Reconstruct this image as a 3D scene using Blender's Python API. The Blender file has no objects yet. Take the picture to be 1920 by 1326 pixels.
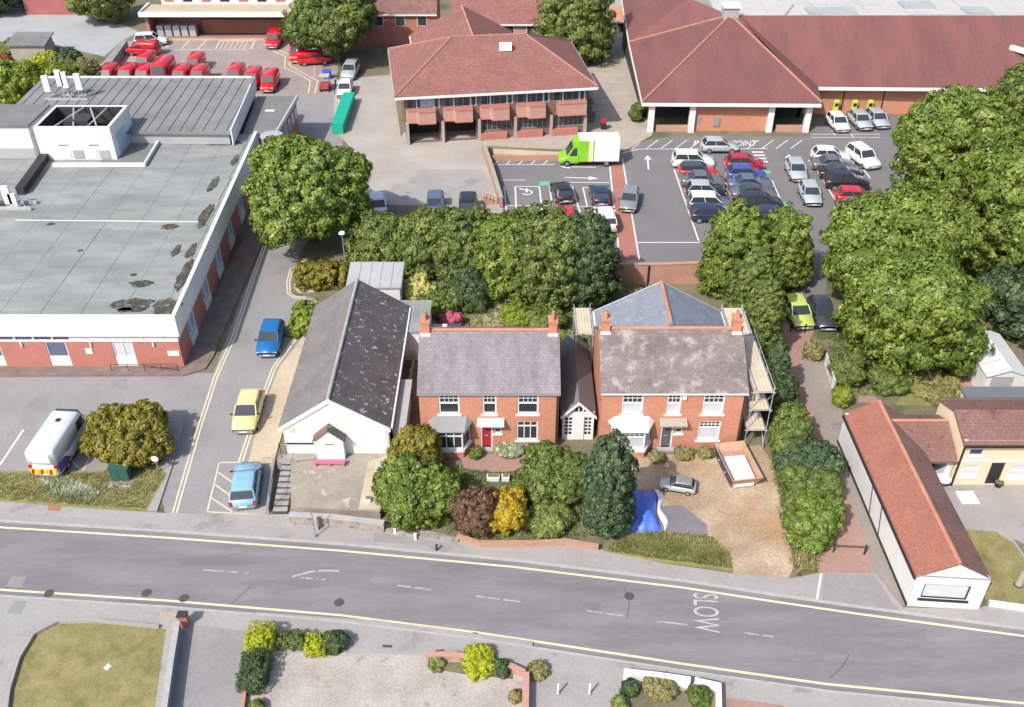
import bpy, bmesh, math, random
import numpy as np
from mathutils import Vector
R = math.radians
S = bpy.context.scene
C = S.collection
# ------------------------------------------------------------ camera
CAMH, FPX, PITCH = 44.0, 1800.0, R(36)
cd = bpy.data.cameras.new('camera'); cam = bpy.data.objects.new('camera', cd); C.objects.link(cam)
cam.location = (0, 0, CAMH); cam.rotation_euler = (R(90) - PITCH, 0, 0)
cd.sensor_width = 36; cd.lens = 36 * FPX / 1920; cd.clip_end = 3000; cd.clip_start = 0.5
S.camera = cam
S.render.resolution_x, S.render.resolution_y = 1024, 707
# ------------------------------------------------------------ sky, sun, exposure
SUN_EL = R(46); SUNV = Vector((-0.62, -0.785, 0)) * math.cos(SUN_EL) + Vector((0, 0, math.sin(SUN_EL)))
w = bpy.data.worlds.new('World'); S.world = w; w.use_nodes = True
nt = w.node_tree; bg = nt.nodes['Background']
sk = nt.nodes.new('ShaderNodeTexSky'); sk.sky_type = 'NISHITA'; sk.sun_disc = False
sk.sun_elevation = SUN_EL; sk.sun_rotation = math.atan2(SUNV.x, SUNV.y); sk.air_density = 1.0; sk.dust_density = 2.5
nt.links.new(sk.outputs[0], bg.inputs[0]); bg.inputs[1].default_value = 0.15
sl = bpy.data.lights.new('sun', 'SUN'); sun = bpy.data.objects.new('sun', sl); C.objects.link(sun)
sl.energy = 3.6; sl.angle = R(0.6); sl.color = (1, 0.955, 0.88)
sun.rotation_euler = (-SUNV).to_track_quat('-Z', 'Y').to_euler()
S.view_settings.view_transform = 'Standard'; S.view_settings.look = 'None'
S.view_settings.exposure = 0.53; S.view_settings.gamma = 1
# ------------------------------------------------------------ survey: photograph point -> place on the level ground (or at height z / on a plane y=Y)
cp_, sp_ = math.cos(PITCH), math.sin(PITCH)
def _d(px, py):
    a = (px - 960) / FPX; b = -(py - 663) / FPX
    return (a, cp_ + b * sp_, -sp_ + b * cp_)
def P(px, py, z=0.0):
    d = _d(px, py); t = (z - CAMH) / d[2]
    return Vector((d[0] * t, d[1] * t, z))
def PY(px, py, Y):
    d = _d(px, py); t = Y / d[1]
    return Vector((d[0] * t, Y, CAMH + d[2] * t))
def G(pts, z=0.0): return [P(a, b, z) for a, b in pts]
# ------------------------------------------------------------ mesh builder
class MB:
    def __init__(s): s.v = []; s.f = []
    def poly(s, pts):
        i = len(s.v); s.v += [Vector(p) for p in pts]; s.f.append(tuple(range(i, i + len(pts)))); return s
    def faces(s, pts, fs):
        i = len(s.v); s.v += [Vector(p) for p in pts]; s.f += [tuple(k + i for k in f) for f in fs]; return s
    def box(s, x0, x1, y0, y1, z0, z1):
        return s.faces([(x0,y0,z0),(x1,y0,z0),(x1,y1,z0),(x0,y1,z0),(x0,y0,z1),(x1,y0,z1),(x1,y1,z1),(x0,y1,z1)],
                       [(0,3,2,1),(4,5,6,7),(0,1,5,4),(1,2,6,5),(2,3,7,6),(3,0,4,7)])
    def extr(s, pts, vec):            # closed solid: polygon pushed along vec
        pts = [Vector(p) for p in pts]; vec = Vector(vec); n = len(pts)
        nn = Vector((0,0,0))
        for i in range(n): nn += pts[i].cross(pts[(i+1) % n])
        if nn.dot(vec) > 0: pts.reverse()
        q = [p + vec for p in pts]
        return s.faces(pts + q, [tuple(range(n)), tuple(range(2*n-1, n-1, -1))] + [(i, i+n, (i+1) % n + n, (i+1) % n) for i in range(n)])
    def prism(s, poly, z0, z1):
        return s.extr([(p[0], p[1], z1) for p in poly], (0, 0, z0 - z1))
    def seg(s, p0, p1, s0, s1, z0, z1, d0, d1):   # box along a wall line; d = outward offset
        a = Vector((p0[0], p0[1])); t = (Vector((p1[0], p1[1])) - a).normalized(); n = Vector((t.y, -t.x))
        q = [a + t*s0 + n*d1, a + t*s1 + n*d1, a + t*s1 + n*d0, a + t*s0 + n*d0]
        return s.prism(q, z0, z1)
    def tube(s, p, q, r, n=6, r2=None):
        p = Vector(p); q = Vector(q); d = (q - p).normalized()
        u = d.cross(Vector((0.13, 0.31, 0.94))).normalized(); v = d.cross(u); r2 = r if r2 is None else r2
        A = [p + (u*math.cos(2*math.pi*k/n) + v*math.sin(2*math.pi*k/n))*r for k in range(n)]
        B = [q + (u*math.cos(2*math.pi*k/n) + v*math.sin(2*math.pi*k/n))*r2 for k in range(n)]
        return s.faces(A + B, [tuple(range(n-1, -1, -1)), tuple(range(n, 2*n))] + [(k, (k+1) % n, (k+1) % n + n, k+n) for k in range(n)])
    def strip(s, line, a, b, z0, z1):  # ribbon between offsets a..b (to the right of travel)
        L = off(line, a); Q = off(line, b)
        for i in range(len(L)-1):
            s.prism([L[i], L[i+1], Q[i+1], Q[i]], z0, z1)
        return s
    def sheet_strip(s, line, a, b, z):
        L = off(line, a); Q = off(line, b)
        for i in range(len(L)-1):
            s.poly([(L[i].x, L[i].y, z), (Q[i].x, Q[i].y, z), (Q[i+1].x, Q[i+1].y, z), (L[i+1].x, L[i+1].y, z)])
        return s
    def mesh(s, name, org=Vector((0,0,0)), smooth=False, bevel=0):
        me = bpy.data.meshes.new(name)
        me.from_pydata([tuple(v - org) for v in s.v], [], s.f)
        uvs = []
        for f in s.f:
            p = [s.v[i] for i in f]; n = Vector((0,0,0))
            for i in range(len(p)): n += p[i].cross(p[(i+1) % len(p)])
            if n.length < 1e-9: n = Vector((0,0,1))
            n.normalize()
            if abs(n.z) > 0.97: u = Vector((1,0,0)); v = Vector((0,1,0))
            else: u = Vector((0,0,1)).cross(n).normalized(); v = n.cross(u)
            for q in p: uvs += [q.dot(u), q.dot(v)]
        me.uv_layers.new(name='UVMap').data.foreach_set('uv', uvs)
        if bevel:
            bm = bmesh.new(); bm.from_mesh(me)
            bmesh.ops.remove_doubles(bm, verts=bm.verts, dist=1e-4)
            es = [e for e in bm.edges if len(e.link_faces) == 2 and e.calc_face_angle(0) > 0.45]
            bmesh.ops.bevel(bm, geom=es, offset=bevel, segments=2, affect='EDGES', clamp_overlap=True)
            bm.to_mesh(me); bm.free()
        if smooth:
            me.polygons.foreach_set('use_smooth', [True]*len(me.polygons))
        return me
    def build(s, name, mat, parent=None, **k):
        org = parent.matrix_basis.translation if parent is not None else Vector((0,0,0))
        pp = parent
        while pp is not None and pp.parent is not None: pp = pp.parent; org = org + pp.matrix_basis.translation
        o = bpy.data.objects.new(name, s.mesh(name, org, **k)); C.objects.link(o)
        if mat: o.data.materials.append(mat)
        o.parent = parent
        return o
def off(line, d):
    L = [Vector((p[0], p[1])) for p in line]; out = []
    for i in range(len(L)):
        t = (L[min(i+1, len(L)-1)] - L[max(i-1, 0)]).normalized()
        out.append(L[i] + Vector((t.y, -t.x))*d)
    return out
def tag(o, label, cat=None, group=None, kind=None):
    if label: o['label'] = label
    if cat: o['category'] = cat
    if group: o['group'] = group
    if kind: o['kind'] = kind
    return o
def thing(name, label, cat, loc, group=None):
    o = bpy.data.objects.new(name, None); C.objects.link(o); o.empty_display_size = 0.3
    o.location = loc; return tag(o, label, cat, group)
def struct(o, label=None):
    o['kind'] = 'structure'
    if label: o['label'] = label
    return o
# ------------------------------------------------------------ materials
def M(name, c1, c2=None, scale=1.0, rough=0.85, fine=0.25, c3=None, s3=0.5, t3=0.6, pat=None, bump=0.0, metal=0.0, coord='pos', stretch=None, spec=0.3, w3=0.06):
    m = bpy.data.materials.new(name); m.use_nodes = True; nt = m.node_tree; N = nt.nodes; L = nt.links
    b = N['Principled BSDF']; b.inputs['Roughness'].default_value = rough; b.inputs['Metallic'].default_value = metal
    b.inputs['Specular IOR Level'].default_value = spec
    c2 = c2 or c1
    if coord == 'pos': src = N.new('ShaderNodeNewGeometry').outputs['Position']
    else: src = N.new('ShaderNodeTexCoord').outputs['UV' if coord == 'uv' else 'Object']
    uv = N.new('ShaderNodeTexCoord').outputs['UV']
    if stretch:
        mp = N.new('ShaderNodeMapping'); mp.inputs['Scale'].default_value = stretch; L.new(src, mp.inputs[0]); src = mp.outputs[0]
    def noise(sc, det=5, rg=0.6, s=None):
        n = N.new('ShaderNodeTexNoise'); n.inputs['Scale'].default_value = sc; n.inputs['Detail'].default_value = det
        n.inputs['Roughness'].default_value = rg; L.new(s or src, n.inputs['Vector']); return n.outputs['Fac']
    def rng(x, a, bb, c=0, d=1):
        r = N.new('ShaderNodeMapRange'); r.inputs[1].default_value = a; r.inputs[2].default_value = bb
        r.inputs[3].default_value = c; r.inputs[4].default_value = d; L.new(x, r.inputs[0]); return r.outputs[0]
    def mix(f, a, bb, mode='MIX'):
        x = N.new('ShaderNodeMix'); x.data_type = 'RGBA'; x.blend_type = mode
        for i, val in ((0, f), (6, a), (7, bb)):
            if hasattr(val, 'type'): L.new(val, x.inputs[i])
            elif i == 0: x.inputs[0].default_value = val
            else: x.inputs[i].default_value = (*val, 1)
        return x.outputs[2]
    col = mix(rng(noise(scale), 0.32, 0.68), c1, c2)
    hgt = None
    if pat:
        bw, bh, mort, mc, var = pat
        br = N.new('ShaderNodeTexBrick'); L.new(uv, br.inputs[0]); br.inputs['Scale'].default_value = 1
        br.inputs['Brick Width'].default_value = bw; br.inputs['Row Height'].default_value = bh
        br.inputs['Mortar Size'].default_value = mort; br.inputs['Mortar Smooth'].default_value = 0.3
        br.inputs['Color1'].default_value = (1, 1, 1, 1); br.inputs['Color2'].default_value = (1-var, 1-var, 1-var, 1)
        br.inputs['Mortar'].default_value = (1, 1, 1, 1)
        col = mix(1.0, col, br.outputs['Color'], 'MULTIPLY')
        col = mix(br.outputs['Fac'], col, mc)
        hgt = rng(br.outputs['Fac'], 0, 1, 1, 0)
    if c3:
        col = mix(rng(noise(s3, 6, 0.65), t3, t3 + w3), col, c3)
    if fine:
        f = rng(noise(scale*9 + 3, 4, 0.7), 0.25, 0.75, 1 - fine, 1 + fine*0.6)
        cc = N.new('ShaderNodeCombineColor')
        for i in range(3): L.new(f, cc.inputs[i])
        col = mix(1.0, col, cc.outputs[0], 'MULTIPLY')
    L.new(col, b.inputs['Base Color'])
    if bump or hgt is not None:
        bp = N.new('ShaderNodeBump'); bp.inputs['Strength'].default_value = bump or 0.4; bp.inputs['Distance'].default_value = 0.03
        L.new(hgt if hgt is not None else noise(scale*9 + 3, 4, 0.7), bp.inputs['Height']); L.new(bp.outputs[0], b.inputs['Normal'])
    return m
def plain(name, c, rough=0.5, metal=0.0, spec=0.5, coat=0.0, emit=0):
    m = bpy.data.materials.new(name); m.use_nodes = True; N = m.node_tree.nodes; L = m.node_tree.links
    b = N['Principled BSDF']
    b.inputs['Roughness'].default_value = rough; b.inputs['Metallic'].default_value = metal
    b.inputs['Specular IOR Level'].default_value = spec; b.inputs['Coat Weight'].default_value = coat
    n = N.new('ShaderNodeTexNoise'); n.inputs['Scale'].default_value = 2.5; n.inputs['Detail'].default_value = 4
    t = N.new('ShaderNodeTexCoord'); L.new(t.outputs['Object'], n.inputs['Vector'])
    x = N.new('ShaderNodeMix'); x.data_type = 'RGBA'; L.new(n.outputs['Fac'], x.inputs[0])
    x.inputs[6].default_value = tuple(v*0.86 for v in c) + (1,); x.inputs[7].default_value = tuple(min(1, v*1.12) for v in c) + (1,)
    L.new(x.outputs[2], b.inputs['Base Color'])
    return m
def leafmat(name, c1, c2, c3=None):
    m = bpy.data.materials.new(name); m.use_nodes = True; N = m.node_tree.nodes; L = m.node_tree.links
    N.remove(N['Principled BSDF']); out = N['Material Output']
    at = N.new('ShaderNodeAttribute'); at.attribute_name = 'var'
    cr = N.new('ShaderNodeValToRGB'); L.new(at.outputs['Fac'], cr.inputs[0])
    e = cr.color_ramp.elements; e[0].position = 0.1; e[0].color = (*c1, 1); e[1].position = 0.75; e[1].color = (*c2, 1)
    if c3: q = e.new(0.93); q.color = (*c3, 1)
    d = N.new('ShaderNodeBsdfDiffuse'); t = N.new('ShaderNodeBsdfTranslucent'); g = N.new('ShaderNodeBsdfGlossy'); g.inputs['Roughness'].default_value = 0.5
    L.new(cr.outputs[0], d.inputs[0]); L.new(cr.outputs[0], t.inputs[0])
    m1 = N.new('ShaderNodeMixShader'); m1.inputs[0].default_value = 0.28; L.new(d.outputs[0], m1.inputs[1]); L.new(t.outputs[0], m1.inputs[2])
    m2 = N.new('ShaderNodeMixShader'); m2.inputs[0].default_value = 0.035; L.new(m1.outputs[0], m2.inputs[1]); L.new(g.outputs[0], m2.inputs[2])
    L.new(m2.outputs[0], out.inputs[0]); return m
asphalt = M('asphalt', (.165,.155,.163), (.225,.213,.221), .4, .9, .18, c3=(.15,.141,.15), s3=.3, t3=.52, w3=.18, stretch=(.35,1.8,1))
asphalt2 = M('asphalt_worn', (.23,.22,.218), (.275,.264,.26), .3, .9, .18, c3=(.195,.186,.185), s3=.18, t3=.58, w3=.15)
carpark_m = M('asphalt_car_park', (.155,.147,.148), (.185,.176,.177), .2, .9, .15, c3=(.14,.132,.134), s3=.1, t3=.57, w3=.12)
paving = M('pavement_grey', (.28,.262,.25), (.325,.305,.29), .4, .9, .16, c3=(.245,.23,.222), s3=.3, t3=.58, w3=.05)
paving2 = M('pavement_pale', (.29,.277,.262), (.335,.32,.3), .4, .9, .16, c3=(.25,.235,.225), s3=.35, t3=.58, w3=.06)
kerbstone = M('kerb_stone', (.33,.32,.31), (.4,.385,.37), 2, .85, .2)
concrete = M('concrete_yard', (.31,.285,.26), (.4,.37,.335), .2, .9, .22, c3=(.4,.32,.225), s3=.22, t3=.56, w3=.08)
tanpave = M('tan_paving', (.33,.285,.24), (.4,.345,.29), .3, .9, .2, c3=(.28,.235,.2), s3=.5, t3=.6, w3=.1)
tanwalk = M('tan_footway', (.42,.34,.24), (.5,.41,.3), .5, .9, .25, c3=(.33,.27,.2), s3=.8, t3=.6, w3=.08)
sand = M('sandy_earth', (.27,.19,.12), (.48,.375,.265), .32, .95, .4, c3=(.42,.26,.13), s3=.17, t3=.54, w3=.15)
gravel = M('pale_gravel', (.33,.295,.265), (.43,.385,.35), .6, .95, .35, c3=(.28,.25,.225), s3=1.5, t3=.6, w3=.08)
terrace_m = M('terrace_concrete', (.24,.205,.175), (.34,.3,.25), .7, .9, .3, c3=(.45,.4,.34), s3=.6, t3=.61, w3=.05)
grass_m = M('grass', (.17,.155,.055), (.31,.26,.12), .9, .95, .45, c3=(.12,.15,.04), s3=.45, t3=.57, w3=.15)
verge_m = M('verge_grass', (.17,.18,.06), (.27,.25,.1), .8, .95, .4, c3=(.25,.22,.1), s3=.6, t3=.6, w3=.1)
earth = M('garden_earth', (.14,.125,.08), (.21,.18,.115), .25, .95, .35, c3=(.09,.11,.04), s3=.2, t3=.52, w3=.1)
redearth = M('red_earth', (.3,.19,.13), (.38,.26,.18), .5, .95, .3)
redbrickpave = M('red_block_paving', (.33,.2,.165), (.4,.25,.205), .3, .9, .2, pat=(.2,.1,.012,(.28,.18,.15),.12), bump=.1)
yardpave = M('yard_block_paving', (.25,.2,.195), (.31,.255,.245), .2, .9, .12, pat=(.9,.45,.05,(.36,.3,.27),.15), bump=.1)
redpath = M('red_path', (.31,.13,.1), (.37,.165,.13), .5, .9, .15)
yellow_l = M('yellow_paint', (.6,.5,.32), (.68,.6,.43), 1.5, .8, .25, c3=(.45,.4,.32), s3=2.5, t3=.6, w3=.1)
cream_l = M('cream_paint', (.55,.47,.32), (.66,.58,.43), 1.5, .8, .25)
white_l = M('white_paint', (.6,.59,.57), (.72,.71,.69), 1.5, .8, .2, c3=(.36,.35,.35), s3=2.2, t3=.6, w3=.1)
faint_l = M('worn_white_paint', (.3,.295,.3), (.42,.415,.41), 1.5, .85, .2, c3=(.16,.157,.16), s3=2.2, t3=.5, w3=.1)
pink_l = M('pink_paint', (.55,.3,.28), (.62,.4,.37), 1.5, .8, .2)
green_l = M('green_paint', (.1,.4,.24), (.16,.48,.3), 1.5, .8, .2)
brick = M('orange_brick', (.52,.185,.105), (.6,.235,.14), .7, .85, .15, pat=(.225,.075,.012,(.45,.27,.2),.22), bump=.15)
brick87 = M('red_brick', (.4,.115,.085), (.48,.155,.115), .7, .85, .15, pat=(.225,.075,.012,(.42,.24,.2),.22), bump=.15)
brickpink = M('pink_brick', (.43,.21,.17), (.5,.26,.21), .7, .85, .15, pat=(.225,.075,.012,(.45,.3,.25),.2), bump=.15)
brownbrick = M('brown_brick', (.15,.085,.075), (.2,.115,.1), .7, .9, .2, pat=(.225,.075,.012,(.2,.14,.12),.2), bump=.15)
brickwall = M('boundary_brick', (.4,.18,.12), (.48,.25,.17), .7, .9, .2, pat=(.225,.075,.012,(.4,.29,.23),.2), bump=.15)
rubble = M('rubble_stone', (.27,.235,.205), (.38,.34,.3), 2.5, .95, .4, c3=(.16,.13,.11), s3=3, t3=.55, w3=.08, bump=.4)
render_w = M('white_render', (.6,.59,.575), (.66,.65,.635), .5, .8, .08, c3=(.53,.515,.49), s3=.4, t3=.62, w3=.15)
white_p = M('white_woodwork', (.66,.655,.645), (.71,.705,.695), 1, .5, .04)
fascia_m = M('white_fascia', (.6,.6,.6), (.67,.67,.66), .4, .6, .05)
cream_r = M('cream_render', (.62,.5,.34), (.7,.57,.4), .6, .85, .1)
slate85 = M('purple_slate', (.19,.168,.182), (.3,.27,.285), .5, .75, .3, c3=(.13,.118,.122), s3=.6, t3=.56, w3=.2, pat=(.3,.2,.012,(.15,.13,.14),.15), bump=.3, stretch=(2.2,.7,.7))
slate62 = M('mottled_slate', (.165,.132,.128), (.26,.212,.205), .6, .75, .35, c3=(.37,.36,.335), s3=1.1, t3=.52, w3=.2, pat=(.3,.2,.012,(.14,.12,.12),.18), bump=.3)
slateblue = M('blue_slate', (.2,.225,.265), (.27,.295,.335), .8, .6, .2, c3=(.3,.325,.355), s3=1.6, t3=.6, w3=.1, pat=(.3,.2,.012,(.13,.15,.18),.15), bump=.3)
churchtile = M('lichen_tile', (.1,.09,.09), (.145,.13,.125), .6, .85, .25, c3=(.5,.48,.45), s3=2.6, t3=.585, w3=.06, pat=(.3,.2,.012,(.075,.068,.068),.15), bump=.3)
redtile = M('red_tile', (.25,.112,.095), (.315,.148,.125), .5, .85, .2, c3=(.44,.31,.26), s3=3.2, t3=.645, w3=.05, pat=(.34,.34,.035,(.165,.072,.06),.2), bump=.5)
suptile = M('maroon_tile', (.165,.068,.063), (.215,.092,.084), .35, .75, .15, c3=(.115,.062,.062), s3=.55, t3=.53, w3=.22, pat=(.3,.3,.02,(.14,.055,.05),.08), bump=.2, stretch=(1,.25,.25))
orangetile = M('orange_tile', (.28,.112,.08), (.36,.15,.105), .5, .85, .3, c3=(.19,.09,.07), s3=.5, t3=.56, w3=.2, pat=(.25,.2,.012,(.25,.1,.075),.12), bump=.2)
browntile = M('brown_tile', (.2,.105,.085), (.26,.145,.12), .5, .85, .25, c3=(.11,.062,.055), s3=1.6, t3=.6, w3=.06, pat=(.3,.25,.02,(.15,.08,.07),.15), bump=.4)
hiptile = M('hip_tile', (.3,.14,.11), (.36,.19,.15), 1, .85, .2)
darkstone = plain('dark_stone', (.07,.065,.06), .9)
ridgetile = M('ridge_tile', (.4,.17,.11), (.46,.23,.16), 1, .85, .2)
felt = M('grey_green_felt', (.185,.202,.192), (.285,.3,.285), .3, .85, .18, c3=(.19,.2,.21), s3=.22, t3=.54, w3=.15, stretch=(.6,1.6,1))
felt_dk = M('dark_felt', (.15,.15,.145), (.2,.2,.195), .4, .85, .2, c3=(.09,.088,.085), s3=.6, t3=.6, w3=.1)
felt_lt = M('pale_felt', (.3,.315,.32), (.36,.375,.38), .3, .8, .12)
ribroof = M('ribbed_felt', (.165,.168,.165), (.225,.228,.225), .35, .85, .2, c3=(.12,.122,.12), s3=.5, t3=.6, w3=.12)
moss = M('dark_moss', (.04,.037,.028), (.1,.09,.07), 2, .95, .5, c3=(.2,.205,.19), s3=2.2, t3=.53, w3=.12)
whiteroof = M('white_membrane', (.41,.4,.38), (.47,.46,.435), .3, .7, .1, c3=(.35,.34,.32), s3=.25, t3=.6, w3=.1)
metal_g = M('galvanised_steel', (.42,.43,.45), (.52,.53,.55), 2, .45, .1, metal=.3)
boards = M('scaffold_boards', (.52,.43,.31), (.62,.53,.4), 1.2, .9, .25)
wood_g = M('grey_timber', (.3,.27,.23), (.38,.345,.3), 1.2, .9, .25)
bark = M('bark', (.09,.07,.05), (.14,.11,.08), 3, .95, .4)
glass = plain('dark_glass', (.035,.042,.052), .1, 0, .6)
glass_b = plain('blue_glass', (.1,.12,.19), .15, 0, .5)
glass_s = plain('sky_glass', (.3,.42,.55), .15, 0, .5)
blind = plain('white_blind', (.5,.51,.53), .3)
black_p = plain('black_paint', (.018,.018,.02), .5)
grey_p = plain('grey_paint', (.24,.245,.255), .5)
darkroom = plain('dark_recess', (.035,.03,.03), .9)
red_door = plain('red_door_paint', (.36,.02,.035), .4)
grey_door = plain('grey_door_paint', (.1,.1,.12), .4)
lead = M('lead_sheet', (.22,.22,.225), (.28,.28,.28), .8, .6, .15)
tarp_m = plain('blue_tarpaulin', (.07,.14,.55), .45)
teal_m = plain('teal_plastic', (.012,.36,.25), .5)
lime_m = plain('lime_plastic', (.5,.62,.06), .5)
pinkred = plain('pink_red_paint', (.55,.12,.22), .7)
rubber = plain('rubber', (.02,.02,.02), .8)
rim_m = plain('wheel_rim', (.35,.36,.37), .35, .6)
lamp_w = plain('headlight_glass', (.6,.62,.64), .15)
lamp_r = plain('tail_light', (.4,.015,.015), .25)
plate_m = plain('number_plate', (.6,.6,.55), .5)
LG = {  # foliage
 'green': leafmat('leaf_green', (.085,.135,.02), (.2,.27,.042), (.3,.37,.08)),
 'mid': leafmat('leaf_mid', (.075,.115,.026), (.165,.22,.045), (.25,.29,.07)),
 'dark': leafmat('leaf_dark', (.04,.075,.026), (.09,.145,.05), (.14,.19,.065)),
 'blue': leafmat('leaf_bluegreen', (.042,.078,.034), (.095,.15,.065), (.17,.23,.115)),
 'bright': leafmat('leaf_bright', (.13,.19,.018), (.27,.33,.032), (.37,.42,.06)),
 'olive': leafmat('leaf_olive', (.13,.125,.016), (.27,.235,.03), (.36,.3,.05)),
 'gold': leafmat('leaf_gold', (.34,.23,.012), (.54,.4,.03), (.62,.5,.06)),
 'lemon': leafmat('leaf_lemon', (.48,.45,.1), (.66,.63,.24), (.72,.7,.34)),
 'lime': leafmat('leaf_lime', (.3,.35,.01), (.46,.49,.02), (.54,.57,.05)),
 'brown': leafmat('leaf_brown', (.11,.06,.03), (.18,.105,.06), (.23,.14,.08)),
 'willow': leafmat('leaf_willow', (.12,.16,.03), (.23,.27,.07), (.31,.34,.11)),
 'pink': leafmat('leaf_pink', (.45,.08,.14), (.62,.15,.24), (.68,.34,.4)),
 'pale': leafmat('leaf_pale', (.2,.26,.1), (.42,.46,.3), (.75,.75,.7)),
 'dry': leafmat('leaf_dry', (.19,.18,.055), (.31,.275,.11), (.38,.34,.16)),
}
# ============================================================ THE SETTING
def sheet(name, mat, pts, z, label=None, parent=None):
    q = [(p[0], p[1], z) for p in G(pts)]
    n = Vector((0,0,0))
    for i in range(len(q)): n += Vector(q[i]).cross(Vector(q[(i+1) % len(q)]))
    if n.z < 0: q.reverse()
    o = MB().poly(q).build(name, mat, parent)
    return o if parent is not None else struct(o, label)
def slab(name, mat, pts, z0, z1, label=None):
    return struct(MB().prism([(p[0], p[1]) for p in G(pts)], z0, z1).build(name, mat), label)
struct(MB().poly([(-1500,-600,0),(1500,-600,0),(1500,2500,0),(-1500,2500,0)]).build('ground', earth), 'bare garden earth and ground under everything')
FAR = [(-700,944),(0,989),(320,1009),(640,1033),(960,1063),(1280,1102),(1450,1128),(1600,1150),(1920,1193),(2600,1275)]
NEAR = [(-700,1062),(0,1106),(320,1127),(640,1154),(900,1187),(1280,1245),(1550,1283),(1920,1319),(2600,1395)]
FARW = G(FAR); NEARW = G(NEAR)
kf = off(FARW, -0.42); kn = off(NEARW, 0.42)
road = struct(MB().poly([(p.x, p.y, .006) for p in kn] + [(p.x, p.y, .006) for p in reversed(kf)]).build('road', asphalt), 'grey asphalt street running past the houses')
MB().sheet_strip(FARW, -.075, .075, .011).build('yellow_line', yellow_l, road)
MB().sheet_strip(NEARW, -.075, .075, .011).build('yellow_line', yellow_l, road)
for a, b in (((380,1069),(466,1075)),((745,1098),(808,1106)),((893,1118),(978,1129)),((1098,1145),(1168,1155)),((1232,1165),(1290,1172)),((1395,1187),(1450,1194)),((560,1083),(610,1087))):
    MB().sheet_strip(G([a, b]), -.05, .05, .011).build('centre_dash', faint_l, road)
arc = [(548,1082),(565,1077),(585,1072),(608,1070),(636,1071)]
MB().sheet_strip(G(arc), -.07, .07, .0115).build('lane_arrow', faint_l, road)
sheet('road_patch', asphalt2, [(10,1100),(22,1081),(50,1081),(40,1101)], .0105, parent=road)
for i, (x, y) in enumerate(((275,1112),(345,1122),(1180,1118),(890,1194),(92,1113),(636,1130))):
    c = P(x, y); MB().prism([(c.x+.3*math.cos(k*math.pi/5), c.y+.3*math.sin(k*math.pi/5)) for k in range(10)], .0, .012).build('drain_cover', M('iron_cover', (.06,.06,.06), (.09,.085,.08), 4) if i == 0 else bpy.data.materials['iron_cover'], road)
# painted SLOW, read by traffic coming from the right
def lettering(text, mat, name, parent, org, xdir, ydir, size, stretch, z):
    cu = bpy.data.curves.new(name, 'FONT'); cu.body = text; cu.size = 1
    t = bpy.data.objects.new(name, cu); C.objects.link(t)
    dg = bpy.context.evaluated_depsgraph_get(); dg.update()
    me = bpy.data.meshes.new_from_object(t.evaluated_get(dg)); bpy.data.objects.remove(t)
    xs = [v.co.x for v in me.vertices]; x0, x1 = min(xs), max(xs); ys = [v.co.y for v in me.vertices]; y1 = max(ys)
    X = Vector(xdir).normalized(); Y = Vector(ydir).normalized(); org = Vector(org)
    for v in me.vertices:
        a = (v.co.x - x0)/(x1 - x0)*size; b = v.co.y/y1*stretch
        v.co = org + X*a + Y*b + Vector((0,0,z)) if abs(X.z)+abs(Y.z) < .5 else org + X*a + Y*b
    me.materials.append(mat); o = bpy.data.objects.new(name, me); C.objects.link(o); o.parent = parent; return o
a = P(1300,1112); b = P(1302,1184); c = P(1346,1115)
lettering('SLOW', M('road_letter_paint', (.36,.35,.355), (.46,.45,.45), 1.5, .8, .2, c3=(.22,.21,.22), s3=2.5, t3=.53, w3=.15), 'slow_lettering', road, (a.x, a.y, 0), (b-a), (c-a), (b-a).length, (c-a).length, .0115)
# north pavement, in pieces that follow the frontages
backN = [(-700,905),(0,940),(120,952),(310,964),(500,967),(545,966),(700,981),(800,996),(858,1010),(900,1023),(1060,1021),(1125,1032),(1240,1058),(1372,1077),(1480,1087),(1535,1076),(1642,1078),(1692,1141),(1826,1145),(1848,1138),(1922,1150),(2600,1240)]
bw = [P(*q) for q in backN]; kfb = off(FARW, -0.55)
pav = struct(MB().prism([(p.x, p.y) for p in kfb] + [(p.x, p.y) for p in reversed(bw)], -.05, .1).build('pavement', paving), 'grey asphalt pavement before the brick houses')
MB().strip(FARW, -0.55, -0.42, -.05, .115).build('kerb', kerbstone, pav)
sheet('pavement_patch', paving2, [(0,962),(300,985),(315,966),(120,954),(0,942)], .1045, parent=pav)
sheet('drain_cover', redpath, [(92,950),(118,952),(112,961),(90,959)], .109, parent=pav)
sheet('pavement_patch', paving2, [(532,972),(556,974),(548,992),(525,990)], .1045, parent=pav)
sheet('pavement_patch', asphalt2, [(700,1000),(850,1018),(870,1030),(700,1018)], .1045, parent=pav)
sheet('pavement_line', white_l, [(1537,1078),(1541,1078),(1533,1128),(1529,1128)], .1055, parent=pav)
sheet('pavement_patch', asphalt2, [(1545,1078),(1640,1080),(1672,1132),(1690,1150),(1540,1130)], .104, parent=pav)
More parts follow.
